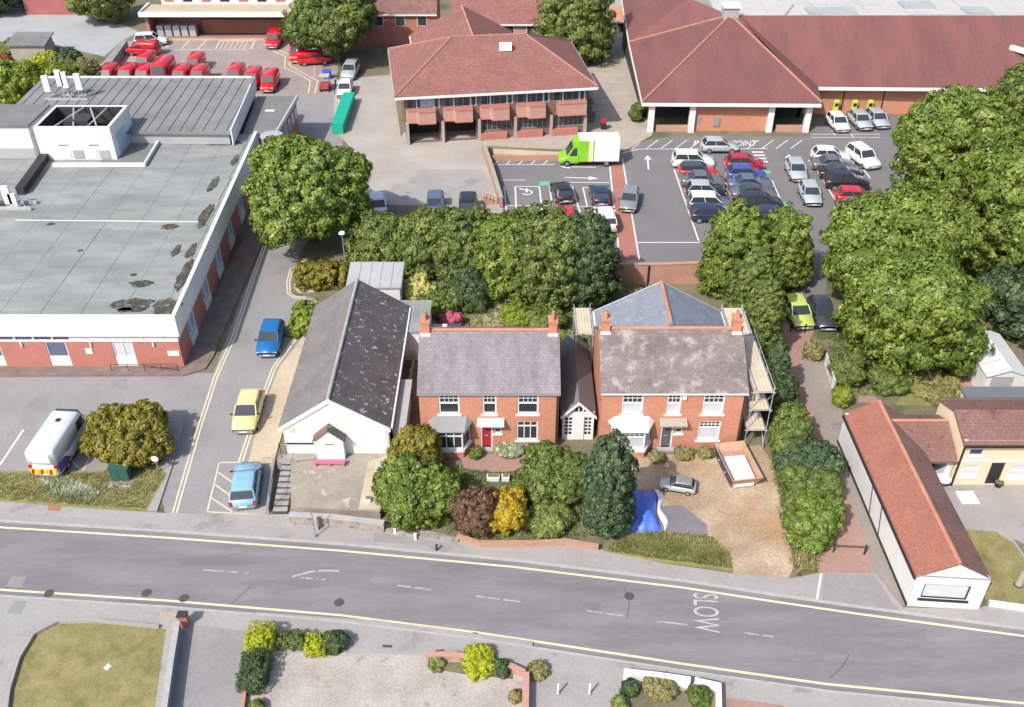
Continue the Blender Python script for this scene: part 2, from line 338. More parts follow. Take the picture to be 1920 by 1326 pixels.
# south side
backS = [(-700,1700),(2600,1700)]
knb = off(NEARW, 0.55)
pavS = struct(MB().prism([(p.x, p.y) for p in knb] + [(60, 8), (-60, 8)], -.05, .1).build('pavement', paving2), 'pale pavement on the lawn side of the street')
MB().strip(NEARW, 0.42, 0.55, -.05, .115).build('kerb', kerbstone, pavS)
sheet('pavement_patch', paving, [(700,1165),(1000,1205),(990,1240),(930,1235),(640,1215),(480,1190),(480,1150)], .1045, parent=pavS)
sheet('drain_cover', grey_p, [(30,1128),(52,1129),(40,1153),(14,1153)], .106, parent=pavS)
sheet('pavement_patch', redpath, [(302,1150),(355,1148),(350,1168),(300,1166)], .1046, parent=pavS).data.materials[0] = tanpave
sheet('pavement_patch', redbrickpave, [(1362,1310),(1470,1325),(1470,1420),(1350,1420)], .1046, parent=pavS)
sheet('drain_cover', asphalt2, [(1488,1288),(1522,1290),(1520,1302),(1485,1300)], .1062, parent=pavS)
sheet('drain_cover', bpy.data.materials['iron_cover'], [(718,1211),(736,1212),(735,1217),(717,1216)], .1062, parent=pavS)
sheet('mews_road', asphalt2, [(348,1172),(477,1188),(440,1480),(290,1480)], .106, 'short grey mews road joining the street')
sheet('forecourt', gravel, [(528,1226),(660,1226),(800,1232),(985,1272),(985,1480),(455,1480),(470,1290)], .107, 'pale mottled gravel forecourt beside the clipped hedges')
sheet('forecourt', paving, [(1012,1262),(1165,1272),(1165,1480),(1000,1480)], .107, 'grey paved drive with two white posts')
sheet('lawn', grass_m, [(-30,1480),(15,1326),(30,1252),(62,1196),(112,1172),(185,1170),(312,1182),(300,1262),(270,1480)], .108, 'sunburnt lawn with a curved pale edging')
sheet('footpath', paving2, [(0,1170),(40,1172),(70,1175),(40,1215),(10,1300),(-60,1480),(-200,1480)], .1075, 'pale curving path round the sunburnt lawn')
# side road, forecourt of the flat roofed building
side = sheet('side_road', asphalt2, [(308,966),(502,970),(515,905),(512,872),(468,868),(488,790),(528,690),(552,655),(592,598),(600,560),(545,553),(548,512),(566,470),(600,420),(640,300),(650,178),(560,178),(500,440),(415,660),(400,703),(352,860)], .012, 'side road climbing between flat roofed building and white church')
fore = sheet('forecourt', asphalt2, [(-200,700),(410,700),(345,880),(310,966),(292,880),(190,884),(-200,884)], .008, 'asphalt forecourt before the flat roofed brick building')
for d in (0, .24):
    MB().sheet_strip([p for p in G([(322,963),(366,812),(400,708),(432,637),(466,535),(492,462)])], d, d+.11, .017).build('yellow_line', yellow_l, side)
    MB().sheet_strip([p for p in G([(456,866),(480,792),(518,690),(545,652),(575,612)])], -d-.11, -d, .017).build('yellow_line', yellow_l, side)
    MB().sheet_strip(G([(551,502),(544,530),(546,550),(556,556),(575,557)]), d, d+.1, .017).build('yellow_line', yellow_l, side)
def line(parent, mat, pts, wd=.1, z=.017, name='painted_line'): return MB().sheet_strip(G(pts), -wd/2, wd/2, z).build(name, mat, parent)
line(side, cream_l, [(389,958),(411,868)]); line(side, cream_l, [(412,868),(452,867)]); line(side, cream_l, [(388,960),(440,963),(500,964)])
for a, b in (((409,886),(436,905)),((402,908),(432,930)),((396,934),(436,960))): line(side, cream_l, [a, b])
line(fore, white_l, [(0,872),(44,806)], .14, .013)
line(fore, cream_l, [(118,882),(162,806)], .09, .013); line(fore, cream_l, [(162,808),(192,808)], .09, .013)
for a, b in (((162,812),(184,836)),((150,838),(168,858)),((134,862),(148,878)),((168,858),(156,882))): line(fore, cream_l, [a, b], .09, .013)
for a in ((55,882),): line(fore, cream_l, [a, (64,868)], .09, .013)
slab('footway', tanwalk, [(466,868),(513,870),(548,752),(596,612),(600,590),(590,598),(552,655),(524,690),(486,790)], 0, .1, 'tan footway beside the white church')
slab('footway', paving2, [(512,870),(505,965),(440,962),(470,952),(490,930),(497,872)], 0, .06, 'pale paved corner beside the sky blue hatchback')
slab('footway', tanwalk, [(556,500),(552,540),(560,550),(590,548),(572,495)], 0, .1, 'small paved corner island by the hedge')
slab('kerb_plinth', M('plinth_brick', (.16,.12,.105), (.22,.17,.15), 1, .9, .3), [(-200,708),(345,706),(385,694),(402,668),(410,645),(500,440),(515,405),(480,405),(340,680),(-200,690)], 0, .14, 'dark brick kerb running round flat roofed building')
slab('grass_verge', verge_m, [(-200,886),(0,886),(185,886),(295,868),(312,892),(275,960),(118,952),(0,942),(-200,930)], 0, .11, 'rough grass verge with a green cabinet on it')
slab('traffic_island', paving, [(312,792),(340,780),(345,800),(322,880),(295,960),(276,960),(300,880)], 0, .1, 'narrow grey footway beside the olive bush')
# terrace before the church and the gardens
sheet('garden_path', redbrickpave, [(862,852),(985,852),(990,882),(930,886),(870,878)], .02, 'red brick path to the red front door')
sheet('sandy_yard', sand, [(1165,862),(1425,835),(1450,870),(1462,930),(1488,1062),(1478,1086),(1376,1076),(1340,1010),(1180,1004),(1150,920)], .02, 'sandy builders yard before the scaffolded house')
sheet('asphalt_patch', asphalt, [(1232,975),(1240,950),(1280,948),(1325,985),(1328,1006),(1240,1001)], .026, 'dark asphalt patch beside the blue tarpaulin')
slab('grass_bank', verge_m, [(1130,1036),(1180,1004),(1250,1000),(1335,1010),(1366,1040),(1372,1072),(1240,1056)], 0, .16, 'overgrown grass bank at edge of sandy yard')
al = sheet('alley', M('alley_tarmac', (.23,.2,.175), (.29,.25,.225), .4, .95, .25, c3=(.2,.18,.165), s3=.4, t3=.58, w3=.1), [(1495,675),(1540,672),(1590,800),(1700,1130),(1690,1141),(1642,1082),(1535,1080),(1480,720)], .012, 'brown tarmac alley beside the long white cottage')
sheet('block_drive', redbrickpave, [(1464,606),(1532,610),(1505,668),(1494,690),(1512,745),(1560,858),(1600,945),(1640,1078),(1534,1076),(1548,960),(1542,900),(1500,800),(1480,720),(1462,650)], .02, 'red block paved drive winding down to the street')
# car park
cpk = sheet('car_park', carpark_m, [(912,300),(1150,300),(1172,282),(1212,263),(1262,256),(1522,256),(1530,222),(1900,215),(1960,500),(1560,475),(1537,606),(1464,610),(1470,556),(1400,498),(1190,494),(1190,520),(1120,500),(690,425),(690,399),(940,399)], .012, 'dark asphalt supermarket car park with painted bays')
yard = sheet('service_yard', concrete, [(628,150),(735,140),(752,258),(905,262),(915,296),(944,400),(690,412),(660,330),(655,275),(625,240)], .016, 'pale patched concrete service yard')
sheet('yard_patch', paving, [(700,390),(790,318),(905,318),(935,395)], .0205, parent=yard); sheet('yard_patch', paving2, [(690,400),(740,345),(800,345),(830,400)], .0225, parent=yard)
tw = slab('footway', tanpave, [(752,258),(762,244),(1112,232),(1125,245),(1222,245),(1222,256),(1172,284),(1060,281),(912,274),(905,262)], 0, .11, 'tan footway before the red roofed offices')
sheet('footway_strip', tanwalk, [(925,279),(1050,285),(1060,292),(925,290)], .0165, parent=yard)
walkpave = sheet('walkway', wood_g, [(1085,20),(1185,-10),(1222,246),(1110,246),(1130,150)], .014, 'walkway of long paving slabs between offices and supermarket')
i = 0
for r in range(15):
    y0 = 105 + r*2.3
    for x0, x1 in ((9.6,12.2),(12.28,14.4)):
        i += 1
        MB().box(x0 + (.3 if r % 2 else 0), x1 + (.3 if r % 2 else 0), y0, y0+2.2, .0, .045 + .01*((i*7) % 3)).build('slab', tanpave, walkpave)
rp = sheet('red_crossing', redpath, [(1143,300),(1166,297),(1198,489),(1163,489)], .0175, 'red painted walkway across the car park')
line(rp, white_l, [(1142,300),(1162,489)], .14, .0215); line(rp, white_l, [(1167,298),(1199,489)], .14, .0215)
sheet('footway', paving2, [(1163,489),(1198,488),(1235,500),(1255,493),(1252,502),(1160,503)], .022, 'pale paved end of the red walkway')
for pts, wd in ((((1195,455),(1312,455)),.14),(((1264,318),(1310,452)),.14),(((1340,308),(1396,452)),.14),(((1420,302),(1438,325)),.12),(((1447,338),(1520,500)),.14),(((1530,316),(1576,392)),.14),(((1516,300),(1522,308)),.14),(((1596,288),(1632,335)),.14),(((1520,252),(1650,252)),.1),(((1520,258),(1650,258)),.1),
    (((945,350),(950,400)),.14),(((966,350),(968,400)),.14),(((966,350),(1010,350)),.12),(((1011,350),(1017,400)),.14),(((1030,350),(1038,400)),.14),(((1073,350),(1088,400)),.14),(((1093,352),(1105,405)),.14),(((938,338),(985,338)),.1),(((1060,342),(1143,343)),.12),(((1093,352),(1108,352)),.1),(((950,386),(1040,386)),.1),(((1040,388),(1120,388)),.1),(((928,309),(1040,309)),.1),
    (((1165,288),(1195,280)),.14),(((1195,280),(1440,279)),.12),(((1592,245),(1600,258)),.1),(((1560,245),(1566,254)),.1),(((1140,435),(1152,434)),.1),(((1142,445),(1154,444)),.1),(((1140,473),(1152,472)),.1),(((901,390),(902,400)),.12)):
    line(cpk, white_l, list(pts), wd)
for x in range(926, 1040, 23): line(cpk, white_l, [(x, 309), (x+12, 298)], .1, .0165)
for x in range(1185, 1500, 27):
    if 1310 < x < 1400: continue
    line(cpk, white_l, [(x, 279), (x+22, 263)], .1, .0165)
for k in range(4): line(cpk, white_l, [(1410+3*k, 285.5+6*k), (1431+3*k, 285.5+6*k)], .32, .0165, 'zebra_bar')
def arrow(parent, px, py, tx, ty, mat=white_l, wd=.16):
    a = P(px, py); b = P(tx, ty); d = (b-a).normalized(); n = Vector((d.y, -d.x, 0)); z = Vector((0,0,.017)); h = b - d*1.0
    MB().poly([a+n*wd/2+z, h+n*wd/2+z, h-n*wd/2+z, a-n*wd/2+z][::-1]).poly([h+n*.42+z, b+z, h-n*.42+z][::-1]).build('painted_arrow', mat, parent)
arrow(cpk, 1118, 314, 1050, 313); arrow(cpk, 1058, 333, 1122, 335); arrow(cpk, 1216, 318, 1214, 292); arrow(cpk, 1478, 302, 1480, 290)
sheet('green_marking', green_l, [(1012,341),(1030,341),(1031,348),(1011,348)], .0175, parent=cpk)
sheet('green_marking', green_l, [(1434,320),(1443,320),(1446,326),(1436,326)], .0175, parent=cpk); sheet('green_marking', green_l, [(1464,379),(1474,379),(1478,386),(1466,386)], .0175, parent=cpk)
sheet('green_marking', green_l, [(1510,470),(1522,470),(1523,477),(1511,477)], .0175, parent=cpk)
# wheelchair badge on a bay: head, back, wheel arc
c = P(988,361); mb = MB()
for k in range(9):
    a0 = -2.6 + k*.5; mb.poly([(c.x+r*math.cos(t), c.y+r*math.sin(t), .0175) for r, t in ((.45,a0),(.6,a0),(.6,a0+.5),(.45,a0+.5))])
mb.poly([(c.x-.1,c.y,.018),(c.x+.1,c.y,.018),(c.x+.1,c.y+.9,.018),(c.x-.1,c.y+.9,.018)]).poly([(c.x-.75,c.y+.75,.0182),(c.x,c.y+.3,.0182),(c.x,c.y+.5,.0182),(c.x-.75,c.y+.95,.0182)])
mb.build('wheelchair_badge', white_l, cpk)
q0 = P(1372,274); lettering('POINT', white_l, 'point_lettering', cpk, (q0.x, q0.y, 0), (1,0,0), (.25,1,0), 2.7, 1.5, .0178)
q0 = P(1300,274); lettering('P', white_l, 'point_lettering', cpk, (q0.x, q0.y, 0), (1,0,0), (.25,1,0), .5, 1.5, .0178)
# post yard, far yards
py_ = sheet('paved_yard', yardpave, [(225,80),(290,70),(560,62),(640,64),(628,178),(470,182),(470,165),(150,165)], .016, 'patterned block paved yard full of red vans')
for pts in (((310,90),(325,77)),((340,92),(355,77)),((371,92),(386,77)),((404,92),(412,77)),((306,94),(404,93)),((404,94),(462,93)),((470,92),(478,77)),((412,77),(475,77))): line(py_, white_l, list(pts), .12, .021)
for k in range(6):
    line(py_, cream_l, [(412+9*k, 92), (420+9*k, 78)], .1, .0213)
for k, pts in enumerate((((512,96),(535,106),(533,128),(558,138),(582,152),(578,176)),((523,94),(545,104),(543,124),(570,138),(596,152),(590,176)))): line(py_, yellow_l, list(pts), .14, .0215)
for pts in (((290,112),(305,95)),((330,125),(345,112)),((395,125),(408,112)),((524,172),(536,148)),((512,172),(526,148)),((560,124),(592,122)),((590,122),(588,146))): line(py_, pink_l, list(pts), .12, .0212)
sheet('yard_patch', tanpave, [(235,122),(243,106),(262,106),(258,122)], .0205, parent=py_)
sheet('far_yard', felt_lt, [(-400,20),(160,14),(260,60),(225,80),(195,106),(110,88),(0,78),(-400,78)], .014, 'pale grey open yard behind the leafy gardens')
sheet('far_lane', tanpave, [(560,62),(640,64),(660,20),(560,20)], .018, 'tan lane beside the covered loading shed')
# right-hand property
sheet('courtyard', paving, [(1740,930),(1790,905),(2100,905),(2100,1060),(1920,1020),(1870,998),(1800,992)], .014, 'grey courtyard before the cream cottage')
sheet('lawn', grass_m, [(1800,993),(1868,998),(1900,1020),(1925,1060),(2100,1200),(1920,1134),(1850,1130)], .02, 'mown lawn beside the long white cottage')
sheet('red_bed', redearth, [(1690,722),(1760,690),(1830,690),(1840,735),(1700,745)], .01, 'bare reddish garden soil before the pale garage')
sheet('lawn', verge_m, [(1690,735),(1830,735),(1840,762),(1680,760)], .018, 'dry grass plot behind the long white cottage')
sheet('garden_patio', redpath, [(1610,742),(1640,742),(1650,757),(1608,755)], .015, 'small red patio behind the long white cottage').data.materials[0] = redbrickpave
sheet('garden_plot', sand, [(875,590),(940,560),(960,580),(940,622),(868,622)], .012, 'sandy patch in the garden behind the purple slate roof')

sheet('shrub_bed', earth, [(1178,1284),(1300,1300),(1340,1304),(1340,1480),(1178,1480)], .11, 'soil bed inside the low white front wall')
sheet('shrub_bed', earth, [(806,1240),(880,1246),(962,1264),(962,1276),(880,1268),(806,1256)], .11, 'soil bed inside the curved brick wall')

for pts in (((432,1134),(452,1116),(470,1100)),((1556,1272),(1580,1250),(1592,1228)),((1170,1100),(1180,1130),(1176,1160))):
    MB().sheet_strip(G(list(pts)), -.03, .03, .0108).build('tar_seam', M('tar_seam', (.09,.086,.09), (.13,.125,.13), 2) if 'tar_seam' not in bpy.data.materials else bpy.data.materials['tar_seam'], road)
for pts in ([(560,1060),(700,1072),(690,1098),(548,1085)],[(1500,1190),(1660,1206),(1650,1236),(1490,1220)],[(1060,1120),(1130,1130),(1120,1150),(1050,1142)]): sheet('road_patch', bpy.data.materials['road_patch'] if 'road_patch' in bpy.data.materials else M('road_patch', (.165,.157,.165), (.2,.19,.2), .6, .9, .2), pts, .0082, parent=road)
# ============================================================ BUILDING HELPERS
def wall(mb, p0, p1, z0, z1, th, ops=()):
    """wall slab along p0->p1 (outside on the right of travel) with real openings (s0,s1,z0,z1)"""
    L = (Vector((p1[0], p1[1])) - Vector((p0[0], p0[1]))).length
    ss = sorted({0, L, *[o[0] for o in ops], *[o[1] for o in ops]}); zs = sorted({z0, z1, *[o[2] for o in ops], *[o[3] for o in ops]})
    for i in range(len(ss)-1):
        run = None
        for j in range(len(zs)-1):
            cs, cz = (ss[i]+ss[i+1])/2, (zs[j]+zs[j+1])/2
            hole = any(o[0] < cs < o[1] and o[2] < cz < o[3] for o in ops)
            if not hole: run = (run[0], zs[j+1]) if run else (zs[j], zs[j+1])
            if run and (hole or j == len(zs)-2): mb.seg(p0, p1, ss[i], ss[i+1], run[0], run[1], -th, 0); run = None
    return mb
def trim(p0, p1, a, b):
    p0 = Vector((p0[0], p0[1])); p1 = Vector((p1[0], p1[1])); t = (p1-p0).normalized(); return p0 + t*a, p1 - t*b
def window(par, p0, p1, o, cols=1, rows=1, sash=None, frame=white_p, panes=glass, sill=True, fw=.07, name='window', lower=None, bars=(4, 2)):
    """frame (part) set in opening o with pane sub-parts; sash = height fraction of the upper sash, glazed with small bars"""
    s0, s1, z0, z1 = o; mb = MB(); d0, d1 = -.14, -.05
    mb.seg(p0, p1, s0, s0+fw, z0, z1, d0, d1); mb.seg(p0, p1, s1-fw, s1, z0, z1, d0, d1)
    mb.seg(p0, p1, s0+fw, s1-fw, z0, z0+fw, d0, d1); mb.seg(p0, p1, s0+fw, s1-fw, z1-fw, z1, d0, d1)
    cells = []
    if sash:
        zm = z0 + (z1-z0)*(1-sash)
        mb.seg(p0, p1, s0+fw, s1-fw, zm-.05, zm+.05, d0, d1+.015)
        n, m = bars
        for k in range(1, n):
            x = s0+fw + (s1-s0-2*fw)*k/n; mb.seg(p0, p1, x-.018, x+.018, zm+.05, z1-fw, d0+.02, d1-.01)
        for k in range(1, m):
            zz = zm+.05 + (z1-fw-zm-.05)*k/m; mb.seg(p0, p1, s0+fw, s1-fw, zz-.016, zz+.016, d0+.02, d1-.015)
        cells = [(s0+fw, s1-fw, z0+fw, zm-.05, lower or panes), (s0+fw, s1-fw, zm+.05, z1-fw, panes)]
    else:
        for i in range(cols):
            for j in range(rows):
                a = s0+fw + (s1-s0-2*fw)*i/cols; b = s0+fw + (s1-s0-2*fw)*(i+1)/cols
                c = z0+fw + (z1-z0-2*fw)*j/rows; d = z0+fw + (z1-z0-2*fw)*(j+1)/rows
                cells.append((a + (.03 if i else 0), b - (.03 if i < cols-1 else 0), c + (.03 if j else 0), d - (.03 if j < rows-1 else 0), panes))
        for i in range(1, cols): x = s0+fw + (s1-s0-2*fw)*i/cols; mb.seg(p0, p1, x-.03, x+.03, z0+fw, z1-fw, d0, d1-.005)
        for j in range(1, rows): zz = z0+fw + (z1-z0-2*fw)*j/rows; mb.seg(p0, p1, s0+fw, s1-fw, zz-.03, zz+.03, d0, d1-.01)
    f = mb.build(name, frame, par)
    for a, b, c, d, m in cells: MB().seg(p0, p1, a, b, c, d, -.125, -.105).build('pane', m, f)
    if sill: MB().seg(p0, p1, s0-.12, s1+.12, z0-.13, z0-.002, -.1, .1).build('sill', frame, f)
    return f
def slabroof(par, pts, mat, name='roof', th=.14):
    """roof plane from its top outline, with thickness downwards"""
    return MB().extr(pts, (0, 0, -th)).build(name, mat, par)
def chimney(par, x, y, z0, z1, a=.55, b=.75, pots=2, mat=brick):
    m = MB().box(x-a/2, x+a/2, y-b/2, y+b/2, z0, z1).box(x-a/2-.06, x+a/2+.06, y-b/2-.06, y+b/2+.06, z1, z1+.16)
    ch = m.build('chimney', mat, par)
    for k in range(pots):
        yy = y + (k-(pots-1)/2)*.35; MB().tube((x, yy, z1+.16), (x, yy, z1+.6), .13, 8, .1).build('chimney_pot', ridgetile, ch)
    return ch
def gable(mb, p0, p1, ze, za, th):   # triangular wall end over p0->p1
    a = Vector((p0[0], p0[1], ze)); b = Vector((p1[0], p1[1], ze)); t = (b-a).normalized(); n = Vector((t.y, -t.x, 0))
    m = (a+b)/2; m.z = za
    return mb.extr([a, b, m], -n*th)
# ============================================================ THE TWO BRICK HOUSES
def brick_house(x0, x1, yf, dep, ze, zr, slate, label, door_m, w62=False):
    th = thing('brick_house', label, 'house', ((x0+x1)/2, yf, 0))
    FL, FR, BR, BL = (x0, yf), (x1, yf), (x1, yf+dep), (x0, yf+dep)
    L = x1-x0; sc = L/9.3
    up = [(1.3*sc, 2.68*sc, 3.05, 4.78), (4.22*sc, 5.15*sc, 3.05, 4.78), (6.55*sc, 7.95*sc, 3.05, 4.78)]
    rw = (6.5*sc, 7.95*sc, .75, 2.4); dr = (4.05*sc, 4.85*sc, .12, 2.15); sw = (4.98*sc, 5.45*sc, 1.35, 2.15)
    bay = (.65*sc, 3.4*sc, .75, 2.35)
    mb = MB(); wall(mb, FL, FR, 0, ze, .28, up + [rw, dr, sw, bay])
    a, b = trim(FR, BR, .28, .28); wall(mb, a, b, 0, ze, .28)
    wall(mb, BR, BL, 0, ze, .28)
    a, b = trim(BL, FL, .28, .28); wall(mb, a, b, 0, ze, .28)
    gable(mb, FR, BR, ze, zr-.16, .28); gable(mb, BL, FL, ze, zr-.16, .28)
    wl = mb.build('wall', brick, th)
    for k, o in enumerate(up): window(th, FL, FR, o, sash=.48, lower=blind if w62 else None, bars=(3 if k == 1 else 4, 2), fw=.1)
    if w62: window(th, FL, FR, rw, sash=.35, lower=blind, bars=(5, 2), fw=.09)
    else:
        f = window(th, FL, FR, rw, cols=3, rows=1, fw=.09)
        MB().seg(FL, FR, rw[0]+.09, rw[1]-.09, 1.93, 2.0, -.14, -.04).build('transom', white_p, f)
    window(th, FL, FR, sw, rows=2, fw=.06)
    d = MB().seg(FL, FR, dr[0]+.09, dr[1]-.09, dr[2], dr[3]-.09, -.16, -.1).build('door', door_m, th)
    MB().seg(FL, FR, dr[0], dr[0]+.09, dr[2], dr[3], -.16, -.03).seg(FL, FR, dr[1]-.09, dr[1], dr[2], dr[3], -.16, -.03).seg(FL, FR, dr[0]+.09, dr[1]-.09, dr[3]-.09, dr[3], -.16, -.03).build('door_frame', white_p, th)
    MB().seg(FL, FR, dr[0]+.25, dr[0]+.5, 1.05, 1.1, -.1, -.08).build('letter_plate', metal_g, d)
    MB().seg(FL, FR, dr[0]-.15, dr[1]+.15, 0, .12, -.28, .35).build('doorstep', kerbstone, th)
    # door canopy, sloping forward
    A = Vector((x0+3.85*sc, yf, 2.68)); B = Vector((x0+5.65*sc, yf, 2.68)); dn = Vector((0, -.62, -.2))
    MB().extr([A, B, B+dn, A+dn], (0, 0, -.08)).build('door_canopy', white_p if not w62 else tanpave, th)
    # chamfered bay
    bx0, bx1, by = bay[0], bay[1], 1.0
    pts = [(x0+bx0, yf-.01), (x0+bx0+.5, yf-by), (x0+bx1-.5, yf-by), (x0+bx1, yf-.01)]
    bb = MB().prism(pts, 0, .55).build('bay_base', brick, th)
    by_ = MB()
    for i in range(3): by_.seg(pts[i], pts[i+1], 0, (Vector(pts[i+1])-Vector(pts[i])).length, .55, .78, -.1, .07)
    bw_ = by_.build('bay_window', white_p, th)
    for i in range(3):
        q0, q1 = pts[i], pts[i+1]; ln = (Vector(q1)-Vector(q0)).length
        window(th, q0, q1, (.02, ln-.02, .78, 2.35), **(dict(sash=.34, lower=blind, bars=(5 if i == 1 else 2, 2)) if w62 else dict(cols=3 if i == 1 else 1, rows=1)), sill=False, fw=.09)
        if not w62: MB().seg(q0, q1, .1, ln-.1, 1.86, 1.93, -.14, -.03).build('bay_transom', white_p, bw_)
    ov = [(x0+bx0-.15, yf), (x0+bx0+.38, yf-by-.14), (x0+bx1-.38, yf-by-.14), (x0+bx1+.15, yf)]
    mbr = MB(); e = [Vector((p[0], p[1], 2.42)) for p in ov]; t0 = Vector((x0+bx0+.25, yf-.01, 2.85)); t1 = Vector((x0+bx1-.25, yf-.01, 2.85))
    e2 = [v - Vector((0,0,.08)) for v in e]
    mbr.faces(e + [t0, t1] + e2, [(0,1,4),(1,2,5,4),(2,3,5),(6,7,1,0),(7,8,2,1),(8,9,3,2),(9,8,7,6)])
    mbr.build('bay_roof', lead if not w62 else white_p, th)
    # roof
    ym = yf + dep/2; ox = .1; oy = .1; zl = ze - oy*(zr-ze)/(dep/2)
    slabroof(th, [(x0-ox, yf-oy, zl), (x1+ox, yf-oy, zl), (x1+ox, ym, zr), (x0-ox, ym, zr)], slate)
    slabroof(th, [(x1+ox, yf+dep+oy, zl), (x0-ox, yf+dep+oy, zl), (x0-ox, ym+.01, zr), (x1+ox, ym+.01, zr)], slate)
    MB().tube((x0-ox-.01, ym, zr+.0), (x1+ox+.01, ym, zr+.0), .13, 8).build('ridge', ridgetile, th)
    MB().box(x0-ox, x1+ox, yf-oy-.08, yf-oy-.01, zl-.12, zl-.03).build('gutter', white_p if w62 else grey_p, th)
    for xx in (x1-.12,): MB().tube((xx, yf-.08, 0), (xx, yf-.08, zl-.12), .05, 6).build('drainpipe', black_p, th)
    for xx in (x0+.34, x1-.34): chimney(th, xx, ym+.1, zr-.6, zr+.7)
    for xx in (x0+.34, x1-.34): MB().box(xx-.34, xx+.34, ym-.42, ym-.26, zr-.5, zr-.12).build('flashing', white_p, th)
    return th
H85 = brick_house(-6.15, 3.1, 49.5, 7.6, 4.9, 7.25, slate85, 'orange brick house with purple slate roof and red front door', red_door)
H62 = brick_house(5.95, 15.45, 49.5, 7.6, 4.95, 7.4, slate62, 'orange brick house with mottled slate roof and grey front door', grey_door, True)
MB().box(11.25, 11.5, 49.35, 49.498, 4.35, 4.65).build('alarm_box', white_p, H62)
# rear wing of the scaffolded house: blue slate, ridge running back to a gable
bl0 = P(1113,577,4.75); br0 = P(1347,573,4.75)
xl, xr, yb = bl0.x, br0.x, bl0.y; xm = (xl+xr)/2+.1
za_ = 7.3; apx = P(1237,534,za_); yb = (bl0.y+apx.y)/2
mb = MB(); wall(mb, (xr-.3, 57.12), (xr-.3, yb-.15), 0, 4.6, .28); a, b = trim((xr-.3, yb-.15), (xl+.3, yb-.15), .28, .28); wall(mb, a, b, 0, 4.6, .28); wall(mb, (xl+.3, yb-.15), (xl+.3, 57.12), 0, 4.6, .28)
mb.extr([(xl+.3,yb-.15,4.6),(xr-.3,yb-.15,4.6),(xm,yb-.15,za_-.2)],(0,-.28,0)); mb.build('rear_wall', brick, H62)
slabroof(H62, [(xl,54.9,4.75),(xm,53.9,za_),(xm,yb,za_),(xl,yb,4.75)], slateblue, 'rear_roof')
slabroof(H62, [(xr,54.9,4.75),(xr,yb,4.75),(xm+.01,yb,za_),(xm+.01,53.9,za_)], slateblue, 'rear_roof')
MB().tube((xm,54.0,za_+.01),(xm,yb,za_+.01),.14,8).build('rear_ridge', ridgetile, H62)
for xe in (xl, xr):
    A = Vector((xe,yb,4.75)); B = Vector((xm,yb,za_)); MB().extr([A,B,B-Vector((0,0,.2)),A-Vector((0,0,.2))],(0,.06,0)).build('verge_board', white_p, H62)
    MB().box(min(xe,xe+(-.12 if xe < xm else .12)),max(xe,xe+(-.12 if xe < xm else .12)),55.2,yb,4.58,4.7).build('rear_gutter', white_p, H62)
# scaffolding round the right side and rear of that house
def scaffold(label, xs, ys, zs, top, loc):
    t = thing('scaffolding', label, 'scaffolding', loc)
    for x in xs:
        for y in ys: MB().tube((x, y, 0), (x, y, zs[-1]+top), .028, 6).build('pole', metal_g, t)
    for z in zs + [zs[-1]+top-.1]:
        for x in xs: MB().tube((x, ys[0]-.25, z), (x, ys[-1]+.25, z), .025, 5).build('rail', metal_g, t)
    for z in zs:
        for y in ys: MB().tube((xs[0]-.15, y, z-.05), (xs[-1]+.15, y, z-.05), .03, 5).build('transom', metal_g, t)
        n = 5; wd = (xs[-1]-xs[0]-.1)/n
        for k in range(n):
            for y0, y1 in zip(ys[:-1], ys[1:]):
                if z < zs[-1] and y0 > ys[0] + 2.2: continue
                MB().box(xs[0]+.05+k*wd, xs[0]+.05+(k+1)*wd-.025, y0+.02, y1-.02, z+.0, z+.04).build('board', boards, t)
    MB().tube((xs[-1]+.05, ys[0], .2), (xs[-1]+.05, ys[1], zs[0]), .03, 5).tube((xs[-1]+.05, ys[1], zs[0]), (xs[-1]+.05, ys[0], zs[-1]), .03, 5).build('brace', metal_g, t)
    return t
scaffold('steel scaffolding with plank decks up the side of the mottled slate house', [15.85, 17.15], [49.4, 51.6, 53.9, 55.8], [1.75, 3.5, 5.0], .5, (16.4, 52, 0))
scaffold('plank topped scaffolding beside the blue slate rear wing and tall conifers', [xr+.25, xr+1.75], [56.6, 59, yb+.6], [4.6], .3, (xr+1, 59, 0))
scaffold('plank topped scaffolding between the blue slate rear wing and garden trees', [xl-1.45, xl-.25], [56.6, 59, yb+.6], [4.6], .3, (xl-1, 59, 0))
# ============================================================ GARAGE BETWEEN THE HOUSES
g = thing('garage', 'white gabled garage with many small panes between the brick houses', 'garage', (4.45, 50.6, 0))
gx0, gx1, gy0, gy1, ge, gr = 3.45, 5.6, 50.4, 58.5, 2.35, 3.5
mb = MB(); wall(mb, (gx0,gy0), (gx1,gy0), 0, ge, .12, [(.12,.72,.35,2.0),(1.5,2.03,.35,2.0)]); mb.build('front_wall', white_p, g)
for o in ((.12,.72,.35,2.0),(1.5,2.03,.35,2.0)): window(g, (gx0,gy0), (gx1,gy0), o, cols=2, rows=5, sill=False, fw=.05)
mb = MB(); wall(mb, (gx1,gy0+.13), (gx1,gy1), 0, ge, .12); wall(mb, (gx0,gy1), (gx0,gy0+.13), 0, ge, .12); mb.build('side_wall', render_w, g)
MB().box(4.25, 4.92, gy0-.06, gy0-.005, .05, 2.2).build('door', white_p, g)
mg = MB()
xm_ = (gx0+gx1)/2
for k in range(7):
    x = gx0+.15 + k*(gx1-gx0-.3)/6; zt = ge + (gr-ge)*(1-abs(x-xm_)/((gx1-gx0)/2)); mg.box(x-.04, x+.04, gy0-.02, gy0+.08, ge, max(ge+.05, zt-.05))
mg.box(gx0, gx1, gy0-.04, gy0+.1, ge-.02, ge+.1)
gf = mg.build('gable_frame', white_p, g)
